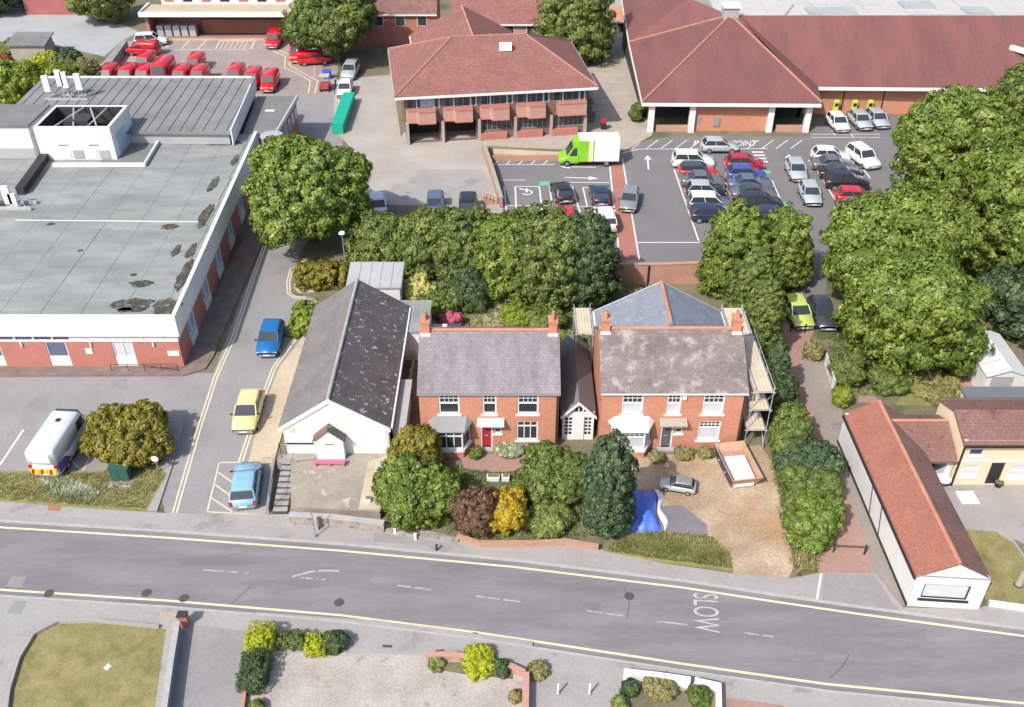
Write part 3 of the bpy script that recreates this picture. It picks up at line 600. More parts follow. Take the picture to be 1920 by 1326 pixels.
MB().extr([(gx0+.1, gy0+.06, ge+.1), (gx1-.1, gy0+.06, ge+.1), (xm_, gy0+.06, gr-.08)], (0,.02,0)).build('gable_pane', glass, gf)
for sgn, xe in ((-1, gx0-.15), (1, gx1+.15)):
    slabroof(g, [(xe, gy0-.2, ge-.12), (xm_, gy0-.2, gr), (xm_, gy1, gr), (xe, gy1, ge-.12)], felt_dk, 'roof', .08)
    A = Vector((xe, gy0-.21, ge-.12)); B = Vector((xm_, gy0-.21, gr)); MB().extr([A, B, B-Vector((0,0,.22)), A-Vector((0,0,.22))], (0,-.05,0)).build('bargeboard', white_p, g)
# ============================================================ CHURCH
T = 0.7
ch = thing('church', 'white rendered church hall with gabled porch and lichen speckled tile roof', 'church', (-11.7, 48.2, 0))
yc0, yc1 = 48.2, 62.7; cx0, cx1, cm = -15.1, -8.3, -11.85; ze, za = 3.1, 5.35
mb = MB(); wall(mb, (cx0,yc0), (cx1,yc0), .0, ze, .3); a, b = trim((cx1,yc0),(cx1,yc1),.3,.3); wall(mb, a, b, 0, ze, .3)
wall(mb, (cx1,yc1), (cx0,yc1), 0, ze, .3); a, b = trim((cx0,yc1),(cx0,yc0),.3,.3); wall(mb, a, b, 0, ze, .3)
for y in (yc0, yc1-.3): mb.extr([(cx0,y,ze),(cx1,y,ze),(cm,y,za-.16)], (0,.3,0))
mb.build('wall', render_w, ch)
s1 = (za-ze)/(cm-cx0); s2 = (za-ze)/(cx1-cm)
slabroof(ch, [(cx0-.3,yc0+.02,ze-.3*s1),(cm,yc0+.02,za),(cm,yc1+.2,za),(cx0-.3,yc1+.2,ze-.3*s1)], M('sunlit_lichen_tile', (.17,.155,.15), (.22,.205,.195), .5, .85, .22, c3=(.4,.38,.35), s3=3, t3=.66, w3=.05, pat=(.3,.2,.012,(.13,.118,.115),.15), bump=.3))  # left slope: same church tile, sunlight painted in as a lighter tone
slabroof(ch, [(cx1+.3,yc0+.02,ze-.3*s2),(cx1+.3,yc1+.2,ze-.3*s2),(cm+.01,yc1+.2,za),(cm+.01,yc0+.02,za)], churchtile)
MB().tube((cm,yc0,za),(cm,yc1+.2,za),.12,8).build('ridge', M('pale_ridge', (.3,.28,.26), (.4,.38,.35), 1.5), ch)
for xe, sl_ in ((cx0-.3, s1), (cx1+.3, s2)):
    A = Vector((xe, yc0+.01, ze-.3*sl_)); B = Vector((cm, yc0+.01, za)); MB().extr([A, B, B-Vector((0,0,.3)), A-Vector((0,0,.3))], (0,-.1,0)).build('bargeboard', white_p, ch)
MB().box(cx1+.3, cx1+.42, yc0+.1, yc1, ze-.35, ze-.22).build('gutter', white_p, ch)
for y in (yc0+.35, yc0+.75): MB().tube((cx1+.12, y-.6, .0), (cx1+.12, y-.6, ze-.3), .06, 6).build('drainpipe', white_p, ch)
MB().box(-14.75,-14.35,yc0-.03,yc0-.002,2.55,2.95).build('wall_plaque', cream_l, ch)
MB().box(cx0+.05,cx0+1.9,yc0-.06,yc0-.002,1.55,1.64).build('wall_rail', black_p, ch)
# porch
pz = P(617,862,T); px0, px1 = -12.95, -11.1; pyf = pz.y; pe, pa = 2.5, 3.35; pm = (px0+px1)/2
mb = MB(); wall(mb, (px0,pyf), (px1,pyf), T-.05, pe, .2, [(.68,1.25,1.95,2.08)]); wall(mb, (px1,pyf+.2), (px1,yc0-.01), T-.05, pe, .2); wall(mb, (px0,yc0-.01), (px0,pyf+.2), T-.05, pe, .2)
mb.extr([(px0,pyf,pe),(px1,pyf,pe),(pm,pyf,pa-.1)], (0,.2,0)); mb.build('porch_wall', render_w, ch)
MB().box(px0+.68,px0+1.25,pyf+.06,pyf+.1,1.95,2.08).build('porch_window', glass, ch)
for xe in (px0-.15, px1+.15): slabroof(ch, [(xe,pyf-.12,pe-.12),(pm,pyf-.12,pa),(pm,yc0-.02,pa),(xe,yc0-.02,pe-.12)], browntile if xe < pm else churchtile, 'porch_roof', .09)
# side flat-roofed lean-to and rear annexes
mb = MB(); mb.box(-7.98,-7.3,48.9,54.0,0,2.2); mb.build('lean_to', render_w, ch); MB().box(-8.0,-7.1,48.7,54.2,2.2,2.34).build('lean_to_roof', felt_lt, ch)
an = thing('annexe', 'small white annexe with flat grey roof attached to the church side', 'annexe', (-6.6, 61, 0))
a0 = P(735,625,2.6); a1 = P(803,625,2.6); a2 = P(800,566,2.6)
MB().box(a0.x+.1,a1.x-.1,a0.y+.1,a2.y-.1,0,2.6).build('wall', render_w, an); MB().box(a0.x,a1.x,a0.y,a2.y,2.6,2.75).build('roof', felt, an)
for k in range(1,4): x = a0.x + (a1.x-a0.x)*k/4; MB().box(x-.03,x+.03,a0.y+.01,a2.y-.01,2.75,2.775).build('roof_seam', felt_lt, an)
MB().box(a1.x-.98,a1.x-.1,a0.y+.07,a0.y+.1,.1,2.1).build('door', white_p, an)
an = thing('annexe', 'white hall with pale grey ribbed roof behind the church under the hedge trees', 'annexe', (-10.5, 66, 0))
b0 = P(648,540,3.0); b1 = P(752,540,3.0); b2 = P(750,497,3.2)
MB().box(b0.x+.15,b1.x-.15,b0.y+.15,b2.y-.15,0,3.0).build('wall', render_w, an); slabroof(an, [(b0.x,b0.y,3.05),(b1.x,b0.y,3.05),(b1.x,b2.y,3.5),(b0.x,b2.y,3.5)], felt_lt, th=.12)
for k in range(1,5): x = b0.x + (b1.x-b0.x)*k/5; MB().extr([(x-.04,b0.y+.02,3.055),(x+.04,b0.y+.02,3.055),(x+.04,b2.y-.02,3.5),(x-.04,b2.y-.02,3.5)],(0,0,.04)).build('roof_seam', felt_lt, an)
# dark shed roof with pale stripe behind the purple slate house
sh = thing('shed', 'dark blue roofed lean-to with one white stripe beside the pink flowering shrub', 'shed', (-4.6, 60.3, 0))
c0 = P(808,640,2.4); c1 = P(862,640,2.4)
MB().box(c0.x+.1,c1.x-.1,58.3,61.0,0,2.3).build('wall', brick, sh); MB().box(c0.x,c1.x,58.2,61.1,2.3,2.42).build('roof', plain('navy_roof', (.05,.06,.1), .6), sh); MB().box(c0.x+.75,c0.x+1.1,58.25,61.05,2.42,2.46).build('roof_stripe', white_p, sh)
# ============================================================ FLAT ROOFED BUILDING WITH VAN YARD
fb = thing('flat_roofed_building', 'long red brick building with white fascia and flat grey felt roof', 'building', (-42, 72, 0))
F0, F1 = (-62, 58.7), (-25.0, 58.7); B1 = (-26.2, 92.0); B0 = (-62, 92.0)
Ltot = 37.0; ops = []; pans = []
for k in range(7):
    s1_ = Ltot - 3.5 - 5.0*k; ops.append((s1_-1.56, s1_, .2, 2.42))
ops2 = [(s, s+1.25, 2.58, 3.0) for s in [Ltot - 8.05 - 1.42*i - 1.25 for i in range(18)]]
mb = MB(); wall(mb, F0, F1, 0, 2.45, .3, ops); mb.build('wall', brick87, fb)
mb = MB(); wall(mb, F0, F1, 2.45, 3.12, .3, ops2); mb.build('window_band', white_p, fb)
for k, o in enumerate(ops):
    window(fb, F0, F1, (o[0], o[1], 1.0, 2.42), cols=1 if k else 2, panes=blind if k == 0 else glass_b, sill=False, fw=.08)
    MB().seg(F0, F1, o[0], o[1], .2, .98, -.16, -.03).build('door_panel', white_p, fb)
for o in ops2: MB().seg(F0, F1, o[0], o[1], o[2], o[3], -.16, -.1).build('clerestory_pane', glass_b, fb)
for k in range(5):
    s = Ltot - 1.7 - 1.45*k; MB().seg(F0, F1, s-.62, s+.62, 2.6, 2.98, .002, .03).build('band_panel', fascia_m, fb)
for s in (Ltot-1.9, Ltot-6.6, Ltot-11.8): MB().seg(F0, F1, s-.05, s+.05, 2.05, 2.45, .0, .12).build('wall_bracket', white_p, fb)
MB().seg(F0, F1, Ltot-7.15, Ltot-6.65, 1.35, 1.85, .002, .05).build('notice', white_p, fb); MB().seg(F0, F1, Ltot-1.0, Ltot-.15, 1.15, 1.6, .002, .04).build('notice', white_p, fb)
# side wall towards the side road
Ls = (Vector(B1)-Vector(F1)).length; t0, t1 = trim(F1, B1, .3, 0)
ops3 = []
for k in range(6): ops3.append((2.2+5.0*k, 4.4+5.0*k, .9, 2.42))
mb = MB(); wall(mb, t0, t1, 0, 2.45, .3, ops3); mb.build('wall', brick87, fb)
ops4 = [(.4+1.42*i, .4+1.42*i+1.25, 2.58, 3.0) for i in range(22)]
mb = MB(); wall(mb, t0, t1, 2.45, 3.12, .3, ops4); mb.build('window_band', white_p, fb)
for o in ops3: window(fb, t0, t1, o, cols=2, panes=glass_s, sill=False, fw=.1); MB().seg(t0, t1, o[0]+.2, o[1]-.2, .15, .88, .002, .06).build('wall_panel', white_p, fb)
for o in ops4: MB().seg(t0, t1, *o, -.16, -.1).build('clerestory_pane', glass, fb)
mb = MB(); wall(mb, (-62,92), (-62,58.7), 0, 3.12, .3); wall(mb, B1, (-61.7,92), 0, 3.12, .3); mb.build('wall', brick87, fb)
# fascia all round, standing up as a parapet round the roof
fas = [(-62.3,58.4),(-24.7,58.4),(-25.9,92.3)]
mb = MB(); mb.seg(fas[0], fas[1], 0, 37.6, 3.12, 4.9, -.3, 0); q0, q1 = trim(fas[1], fas[2], .3, 0); mb.seg(q0, q1, 0, 33.6, 3.12, 4.9, -.3, 0); mb.build('fascia', fascia_m, fb)
roofp = [(-62,58.7),(-25.0,58.72),(-26.2,92.2),(-62,92.2)]
MB().prism(roofp, 3.13, 4.62).build('roof', felt, fb)
rr = random.Random(3); sx, sy = 3.0, 4.6
for i in range(12):
    for j in range(7):
        xa = -61.9+i*sx+.02; xb = min(xa+sx-.03, -25.35 - .036*(j*sy)-.2); ya = 58.85+j*sy+.02; yb_ = ya+sy-.03
        if xb-xa < .4: continue
        zt = 4.645 + rr.random()*.025
        MB().box(xa, xb, ya, yb_, 4.6, zt).build('roof_sheet', felt, fb)
def blotch(cx, cy, rx, ry, z, seed, n=60):
    r = random.Random(seed); ph = [r.random()*6.28 for _ in range(5)]
    return [(cx + rx*math.cos(t)*(1+.12*math.sin(3*t+ph[0])+.08*math.sin(5*t+ph[1])+.06*math.sin(9*t+ph[2])+r.uniform(-.07,.07)), cy + ry*math.sin(t)*(1+.12*math.sin(2*t+ph[3])+.09*math.sin(7*t+ph[4])+r.uniform(-.07,.07)), z) for t in [2*math.pi*k/n for k in range(n)]]
for i, (x, y, rx, ry) in enumerate(((248,572,1.45,1.0),(312,575,1.0,1.2),(265,532,.85,.5),(345,515,.45,2.1),(317,425,.7,.5),(418,268,2.0,.55),(385,405,.45,2.4),(400,345,.35,1.6),(250,515,.25,.15),(330,470,.3,.9),(358,470,.3,1.3),(440,300,.3,1.2),(235,590-10,.5,.25),(95,420,.35,.2),(150,470,.2,.2))):
    c = P(x, y, 4.69); MB().extr(blotch(c.x, c.y, rx, ry, 4.705, i), (0,0,-.06)).build('moss_patch', moss, fb)
MB().tube(P(30,413,4.72), P(372,416,4.72), .04, 5).build('roof_cable', white_p, fb)
# plant room, white, with open black well
pl = thing('rooftop_plant_room', 'white plant room with open black well on the felt roof', 'plant room', P(150,300,4.68))
zb, zt = 4.69, 8.0
w0 = P(80,300,zb); w1 = P(222,298,zb)
X0, X1, Y0, Y1 = w0.x, w1.x, w0.y, w0.y+5.5
mb = MB(); wall(mb, (X0,Y0),(X1,Y0),zb,zt,.3,[(2.0,2.9,zt-1.9,zt-1.75),(4.9,5.8,zt-1.9,zt-1.75)]); wall(mb,(X1,Y0+.3),(X1,Y1-.3),zb,zt,.3); wall(mb,(X1,Y1),(X0,Y1),zb,zt,.3); wall(mb,(X0,Y1-.3),(X0,Y0+.3),zb,zt,.3); mb.build('wall', fascia_m, pl)
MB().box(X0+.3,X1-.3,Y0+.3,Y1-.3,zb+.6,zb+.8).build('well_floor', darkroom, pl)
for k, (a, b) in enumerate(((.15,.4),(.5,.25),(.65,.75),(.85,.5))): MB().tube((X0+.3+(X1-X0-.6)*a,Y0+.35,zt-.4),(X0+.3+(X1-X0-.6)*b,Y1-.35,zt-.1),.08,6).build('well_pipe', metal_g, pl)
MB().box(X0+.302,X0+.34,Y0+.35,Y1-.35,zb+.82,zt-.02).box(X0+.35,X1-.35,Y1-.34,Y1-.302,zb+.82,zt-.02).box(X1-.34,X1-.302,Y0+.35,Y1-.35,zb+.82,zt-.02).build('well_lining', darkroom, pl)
MB().box(X0+2,X0+4.4,Y0+2,Y0+4,zb+.8,zt-.2).build('cooling_unit', darkroom, pl)
for k in range(4): MB().box(X0+1.9+k*1.25,X0+2.9+k*1.25,Y0-.05,Y0-.002,zb+.15,zb+1.0).build('panel', felt_lt if k % 2 else white_p, pl)
MB().box(X1+.002,X1+.05,Y0+1,Y0+3.4,zb+.2,zb+2.2).build('panel', plain('pale_blue_panel',(.35,.45,.6),.4), pl)
p2 = thing('rooftop_plant_room', 'white boxed plant room with grey roof behind the black roof duct', 'plant room', P(20,300,4.68))
v1 = P(74,298,zb); MB().box(v1.x-6.5,v1.x-.2,v1.y,v1.y+5.2,zb,zt-.1).build('wall', fascia_m, p2); MB().box(v1.x-6.6,v1.x-.1,v1.y-.1,v1.y+5.3,zt-.1,zt+.1).build('roof', felt_dk, p2); MB().box(v1.x-6.45,v1.x-.25,v1.y-.04,v1.y-.002,zb+.05,zb+1.1).build('panel', felt_lt, p2)
kb = thing('roof_kerb', 'white rimmed square roof kerb beside the plant room', 'roof kerb', P(270,300,4.68))
k0 = P(100,313,zb); k1 = P(272,312,zb); k2 = P(303,260,zb)
MB().strip([k0,k1,k2],-.12,.12,zb,zb+.35).build('rim', white_p, kb); MB().prism([(k1.x-4.5,k1.y+.3),(k1.x-.3,k1.y+.3),(k2.x-.4,k2.y-.2),(k2.x-4.5,k2.y-.2)],zb,zb+.06).build('tray', felt_dk, kb)
du = thing('roof_duct', 'black duct running across the felt roof towards the plant room', 'duct', P(60,340,4.68))
d0 = P(86,300,zb); d1 = P(40,365,zb); MB().strip([d1,d0],-.35,.35,zb,zb+.6).build('casing', darkroom, du); MB().strip([d1,d0],-.4,.4,zb+.6,zb+.66).build('cover', black_p, du)
def antenna(label, c, hts, seed):
    t = thing('antenna_array', label, 'antenna', c); r = random.Random(seed)
    MB().box(c.x-2.2,c.x+2.2,c.y-.7,c.y-.5,c.z,c.z+.3).box(c.x-2.2,c.x+2.2,c.y+.5,c.y+.7,c.z,c.z+.3).build('base_frame', metal_g, t)
    for dx, h in hts:
        MB().tube((c.x+dx,c.y,c.z),(c.x+dx,c.y,c.z+h),.06,6).build('mast', metal_g, t)
        MB().box(c.x+dx-.32,c.x+dx+.32,c.y-.3,c.y-.07,c.z+h-1.7,c.z+h).build('panel', fascia_m, t)
    for k in range(5): MB().tube((c.x-2+r.random()*4,c.y-.6,c.z+.3),(c.x-2+r.random()*4,c.y+.6,c.z+.9),.03,5).build('stay', metal_g, t)
antenna('cluster of white antenna panels on the corner of the ribbed roof', P(130,186,6.05), ((-1.9,2.6),(-.4,3.2),(.1,3.0),(1.5,2.8)), 2)
antenna('small white antenna frame at the edge of the flat felt roof', P(18,388,4.69), ((-1.3,1.7),(.2,2.1),(.6,1.4)), 5)
# rear hall with ribbed roof and low wing
hl = thing('ribbed_roof_hall', 'hall with ribbed grey roof between the felt roof and van yard', 'building', (-38, 97, 0))
hq = [Vector((-51.5,92.35,0)),Vector((-28.0,92.35,0)),Vector((-28.7,103.8,0)),Vector((-51.5,103.2,0))]
MB().prism([(p.x,p.y) for p in hq],0,5.7).build('wall', brick87, hl)
slabroof(hl,[(-51.8,89.6,6.0),(-27.7,89.2,6.0),(-28.6,104.0,6.35),(-51.8,103.4,6.35)],ribroof,th=.2)
MB().prism([(-51.5,89.8),(-28.0,89.5),(-28.02,92.34),(-51.5,92.34)],4.7,5.79).build('wall', felt_lt, hl)
MB().seg((-27.7,89.2),(-28.6,104.0),0,14.8,4.75,6.36,.0,.12).build('end_fascia', fascia_m, hl)
for k in range(21):
    x = -51.2+k*1.14; MB().extr([(x-.11,89.62,6.005),(x+.11,89.62,6.005),(x+.11-.02,103.4,6.345),(x-.11-.02,103.4,6.345)],(0,0,.06)).build('roof_rib', ribroof, hl)
for x0_ in (-51.8,): MB().box(x0_,-28.7,103.55,103.75,6.2,6.5).build('coping', fascia_m, hl)
lw = thing('low_wing', 'low brick wing with flat dark roof and round vent beside the ribbed hall', 'building', (-25.6, 97, 0))
MB().prism([(-27.55,92.6),(-24.3,92.6),(-24.0,102.6),(-28.2,102.6)],0,4.3).build('wall', brick87, lw)
MB().prism([(-27.5,92.5),(-24.1,92.5),(-23.75,102.9),(-28.25,102.9)],4.3,4.5).build('roof', felt_dk, lw)
MB().strip([(-24.1,92.5),(-23.75,102.9)],-.18,.05,4.25,4.65).build('coping', metal_g, lw)
MB().box(-26.5,-25.5,98.5,98.9,4.5,4.56).build('roof_plank', white_p, lw)
for k in range(6): a_, b_ = (-24.3+.03*1.6*k,93.2+1.6*k),(-24.3+.03*1.6*(k+1),93.2+1.6*(k+1)); MB().seg(a_,b_,.2,1.1,2.3,3.6,.01,.06).build('window', glass_s, lw)
ve = thing('roof_vent', 'round grey vent turret at corner of the flat felt roof', 'vent', P(512,270,4.5))
c = P(510,262,4.7); MB().tube((c.x,c.y,3.3),(c.x,c.y,5.1),1.05,16).build('drum', felt, ve); MB().tube((c.x,c.y,5.1),(c.x,c.y,5.2),1.15,16).build('cap', felt_lt, ve)
# ============================================================ OFFICES WITH RED HIP ROOF
of = thing('office_building', 'two storey offices with red hipped tile roof and projecting brick bays', 'building', (-2, 108, 0))
zE = 5.7
e = [P(740,182,zE), P(1121,162,zE), P(1070,76,zE), P(728,92,zE)]
r0 = P(846,70,9.3); r1 = P(985,64,9.3)
def plane(par, pts, mat, name='roof', th=.18): return MB().extr(pts, (0,0,-th)).build(name, mat, par)
plane(of, [e[0], e[1], r1, r0], redtile); plane(of, [e[1], e[2], r1], redtile); plane(of, [e[2], e[3], r0, r1], redtile); plane(of, [e[3], e[0], r0], redtile)
for a, b in ((e[0], r0), (e[1], r1), (e[2], r1), (e[3], r0), (r0, r1)): MB().tube(a+Vector((0,0,.02)), b+Vector((0,0,.02)), .13, 6).build('hip_tile', hiptile, of)
n0 = (e[1]-e[0]).normalized(); out = Vector((n0.y, -n0.x, 0))
bt = [p + (sum(e, Vector())/4 - p)*0.09 for p in e]
for i in range(4):
    A, B = e[i], e[(i+1) % 4]; m = fascia_m if i in (0, 1) else metal_g
    MB().strip([A, B], -.02, .1, zE-.36, zE-.1).build('gutter', m, of)
MB().extr([p - Vector((0,0,.19)) for p in e], (0,0,-.08)).build('soffit', wood_g, of)
c = [p.copy() for p in bt]
A, B = c[0], c[1]; LW = (B-A).length
# front: openings upstairs and down
nb = 5; pit = LW/nb; up = []; lo = []
for k in range(nb):
    up.append((k*pit+.25, (k+1)*pit-.2, 3.95, 5.25))
    lo.append((k*pit+.35, (k+1)*pit-.35, .15 if k < 2 else 1.0, 2.35))
mb = MB(); wall(mb, A, B, 0, zE-.28, .3, up+lo); a, b = trim(B, c[2], .3, .3); wall(mb, a, b, 0, zE-.28, .3); wall(mb, c[2], c[3], 0, zE-.28, .3); a, b = trim(c[3], A, .3, .3); wall(mb, a, b, 0, zE-.28, .3)
mb.build('wall', brownbrick, of)
for k in range(nb):
    u = up[k]; w_ = u[1]-u[0]
    f = window(of, A, B, u, cols=5, frame=grey_p, sill=False, fw=.08)
    MB().seg(A, B, u[0]+w_*.42, u[0]+w_*.78, 4.1, 5.15, -.1, -.06).build('pane', glass_s if k == 0 else glass, f)
    for fr in (.3, .82, .98): MB().seg(A, B, u[0]+w_*fr-.07, u[0]+w_*fr+.07, 4.0, 5.2, -.1, .0).build('mullion', plain('pale_blue_frame', (.45,.52,.58), .5) if k == 0 and fr == .3 else bpy.data.materials['pale_blue_frame'], f)
    # projecting bay apron with a chamfered left cheek
    s0, s1 = k*pit+.12, (k+1)*pit-.75
    if k == 4: s0 += .5; s1 += .6
    t = (B-A).normalized(); n = Vector((t.y, -t.x, 0)); pp = lambda s, d: A + t*s + n*d
    prof = [pp(s0,0), pp(s0+.15,.45), pp(s0+1.1,.5), pp(s0+1.35,1.0), pp(s1,1.0), pp(s1+.1,0)] if k < 4 else [pp(s0,0), pp(s0+.1,.8), pp(s1,.8), pp(s1+.1,0)]
    by = MB().prism([(q.x,q.y) for q in prof], 2.62, 3.85).build('bay_apron', brickpink, of)
    inn = [pp(s0+.1,.1)] + prof[1:-1] + [pp(s1,.1)]
    for z_a, z_b in ((3.85,3.97),(2.5,2.62)): MB().prism([(q.x,q.y) for q in ([prof[0]] + [q+n*.05 for q in prof[1:-1]] + [prof[-1]])], z_a, z_b).build('bay_coping', brick87, by)
    l = lo[k]
    if k < 2:
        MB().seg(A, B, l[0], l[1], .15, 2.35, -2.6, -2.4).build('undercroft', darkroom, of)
        MB().seg(A, B, l[0]+.6, l[0]+2.2, 1.3, 1.6, -2.39, -2.3).build('undercroft_sign', brickpink, of)
    else:
        window(of, A, B, l, cols=6, frame=grey_p, sill=False, fw=.06)
        MB().seg(A, B, l[0]-.2, l[1]-.6, .1, .85, .002, .55).build('planter_wall', brick87, of)
for k in range(nb+1):
    s = min(max(k*pit, .15), LW-.15); MB().seg(A, B, s-.16, s+.16, 0, 2.5, .005, .5).build('pier', tanpave, of)
sk_ = MB(); q = (e[0]*.25+e[1]*.75)*.0
# skylight and rear roof wing
u = P(948,82,9.0); MB().box(u.x-.7,u.x+.7,u.y-.35,u.y+.35,8.3,9.05).build('skylight', white_p, of)
rw = thing('office_wing', 'rear office wing with red tile roof running back from the hipped roof', 'building', P(880,50))
g0 = P(888,70,9.2); g1 = P(866,10,9.2); dv = (g1-g0); sd = Vector((-dv.y, dv.x, 0)).normalized()
wl_ = [g0 + sd*6.6, g1 + sd*6.6]; wr_ = [g0 - sd*6.0, g1 - sd*6.0]
z_ = lambda v, z: Vector((v.x, v.y, z))
plane(rw, [g0, g1, z_(wl_[1],5.9), z_(wl_[0],5.9)], redtile); plane(rw, [g0+Vector((.01,0,0)), z_(wr_[0],5.9), z_(wr_[1],5.9), g1+Vector((.01,0,0))], M('shaded_red_tile', (.24,.095,.08), (.3,.13,.105), .5, .85, .2, pat=(.3,.3,.03,(.17,.07,.06),.15), bump=.5))  # right slope repeats the red tile with its shade put into a darker colour
MB().tube(g0, g1, .13, 6).build('ridge', ridgetile, rw)
cw = lambda v, k: v + (g0 - v)*k
MB().prism([(p.x,p.y) for p in (wl_[0]-sd*.6, wl_[1]-sd*.6, wr_[1]+sd*.6, wr_[0]+sd*.6)],0,5.6).build('wall', brickpink, rw)
MB().strip([wr_[0],wr_[1]],-.1,.12,5.5,5.75).strip([wl_[0],wl_[1]],-.12,.1,5.5,5.75).build('gutter', fascia_m, rw)
for sg, f_, q_ in ((1,.3,.45),(-1,.35,.4)):
    side_ = sd*sg; w_ = 6.6 if sg > 0 else 6.0; nn_ = (side_*(9.2-5.9)/w_ + Vector((0,0,1))).normalized(); dn = (side_*w_ - Vector((0,0,3.3))).normalized(); al_ = dv.normalized()
    c_ = g0 + dv*f_ + side_*w_*q_ - Vector((0,0,3.3*q_)) + nn_*.02; pts = [c_-al_*.5, c_+al_*.5, c_+al_*.5+dn*1.6, c_-al_*.5+dn*1.6]
    f = MB().extr(pts, nn_*.1).build('rooflight', white_p, rw); ins_ = [c_-al_*.4+dn*.1, c_+al_*.4+dn*.1, c_+al_*.4+dn*1.5, c_-al_*.4+dn*1.5]
    MB().extr([p+nn_*.1 for p in ins_], nn_*.02).build('pane', redtile, f)
# houses further back
def plain_house(label, pts_e, ze_, zr_, roofm, wallm, name='terrace_house'):
    """gabled block: pts = front-left, front-right, depth"""
    (xa, ya), (xb, yb2), dep = pts_e
    t = thing(name, label, 'house', ((xa+xb)/2, ya, 0))
    mb = MB(); mb.box(xa, xb, ya, ya+dep, 0, ze_); mb.extr([(xa,ya,ze_),(xa,ya+dep,ze_),(xa,ya+dep/2,zr_-.15)],(.25,0,0)); mb.extr([(xb,ya,ze_),(xb,ya+dep,ze_),(xb,ya+dep/2,zr_-.15)],(-.25,0,0)); mb.build('wall', wallm, t)
    plane(t, [(xa-.2,ya-.3,ze_-.15),(xb+.2,ya-.3,ze_-.15),(xb+.2,ya+dep/2,zr_),(xa-.2,ya+dep/2,zr_)], roofm); plane(t, [(xa-.2,ya+dep+.3,ze_-.15),(xb+.2,ya+dep+.3,ze_-.15),(xb+.2,ya+dep/2+.01,zr_),(xa-.2,ya+dep/2+.01,zr_)], roofm)
    MB().box(xa-.2,xb+.2,ya-.45,ya-.32,ze_-.3,ze_-.12).build('gutter', fascia_m, t)
    n = max(1, int((xb-xa)/3)); o = [(1.0+k*3, 2.2+k*3, ze_-1.7, ze_-.5) for k in range(n)]
    for k in o: f = MB().seg((xa,ya),(xb,ya),k[0]-.08,k[1]+.08,k[2]-.08,k[3]+.08,.002,.06).build('window', white_p, t); MB().seg((xa,ya),(xb,ya),k[0],k[1],k[2],k[3],.06,.075).build('pane', glass, f)
    return t
plain_house('red tiled block with pale gutter behind the office wing roof', ((-8.0,129),(5.2,129),9), 4.6, 8.0, redtile, brickpink)
plain_house('brown roofed house under the trees behind the offices', ((-26,134),(-10.5,134),9), 4.4, 8.2, browntile, brick87)
plain_house('orange roofed kiosk with white front at end of the slab walkway', ((14.0,137.5),(18.0,137.5),4), 2.4, 3.6, ridgetile, white_p, 'kiosk')
t = thing('bin', 'green wheelie bin beside the orange roofed kiosk', 'bin', (18.6,137.8,0)); MB().box(18.3,18.9,137.5,138.2,0,1.0).build('body', teal_m, t, bevel=.05); MB().box(18.25,18.95,137.4,138.25,1.0,1.08).build('lid', teal_m, t)
# ============================================================ SUPERMARKET
su = thing('supermarket', 'supermarket with maroon pyramid roof, white columns and long maroon wing', 'building', (30, 112, 0))
zs = 3.8
f0 = P(1205,191,zs); f1 = P(1541,193,zs); ap = P(1370,29,9.0); k0 = P(1180,79,zs); wr0 = P(1530,161,zs); wr1 = P(2150,166,zs); rd1 = P(2150,41,9.0); rdl = P(1290,-4,9.0); lk = P(1160,-40,zs)
plane(su, [f0, f1, ap], suptile); plane(su, [k0, f0, ap], suptile)
vy = wr0; plane(su, [f1, wr0+Vector((.2,0,0)), ap+Vector((1.1,0,-.0))], suptile)
plane(su, [wr0, wr1, Vector((rd1.x, ap.y, 9.0)), ap], suptile)
plane(su, [k0+Vector((.02,.02,0)), ap+Vector((0,.02,0)), rdl], suptile); plane(su, [k0+Vector((.02,.03,0)), rdl, lk], suptile)
for a, b in ((f0,ap),(f1,ap)): MB().tube(a+Vector((0,0,.03)), b+Vector((0,0,.03)), .16, 6).build('hip_tile', hiptile, su)
MB().tube(k0+Vector((0,0,.03)), ap+Vector((0,0,.03)), .14, 6).build('hip_tile', hiptile, su)
mb = MB(); mb.strip([k0, f0, f1], -.25, .12, zs-.5, zs-.12); mb.strip([wr0, wr1], -.2, .12, zs-.5, zs-.12); mb.build('fascia', fascia_m, su)
MB().strip([lk, k0], -.2, .1, zs-.5, zs-.12).build('fascia', fascia_m, su)
MB().box(ap.x-.9,ap.x+.9,ap.y-.5,ap.y+1.4,8.6,10.0).build('roof_cowl', felt_lt, su)
MB().extr([(ap.x-1.1,ap.y-.7,10.0),(ap.x+1.1,ap.y-.7,10.0),(ap.x+1.1,ap.y+1.6,10.0),(ap.x-1.1,ap.y+1.6,10.0)],(0,0,.15)).build('cowl_cap', fascia_m, su)
ins = f0.y+.7
for px in (1222,1299,1447,1517):
    u = PY(px,205,ins); MB().box(u.x-.32,u.x+.32,ins-.32,ins+.32,0,zs-.2).build('column', white_p, su)
    MB().extr([(u.x-.9,ins-.1,zs-.2),(u.x+.9,ins-.1,zs-.2),(u.x+.34,ins-.1,zs-.9),(u.x-.34,ins-.1,zs-.9)],(0,.2,0)).build('column_head', white_p, su)
xa = PY(1303,205,ins).x; xb = PY(1443,205,ins).x
FW0, FW1 = (xa+.1,ins+.15),(xb-.1,ins+.15)
mb = MB(); wall(mb, FW0, FW1, 0, zs-.3, .3); mb.build('front_wall', brick, su)
MB().seg(FW0,FW1,.3,.75,.9,1.7,.002,.05).build('poster_frame', grey_p, su); MB().seg(FW0,FW1,2.2,2.9,.6,1.6,.002,.12).build('cash_machine', grey_p, su)
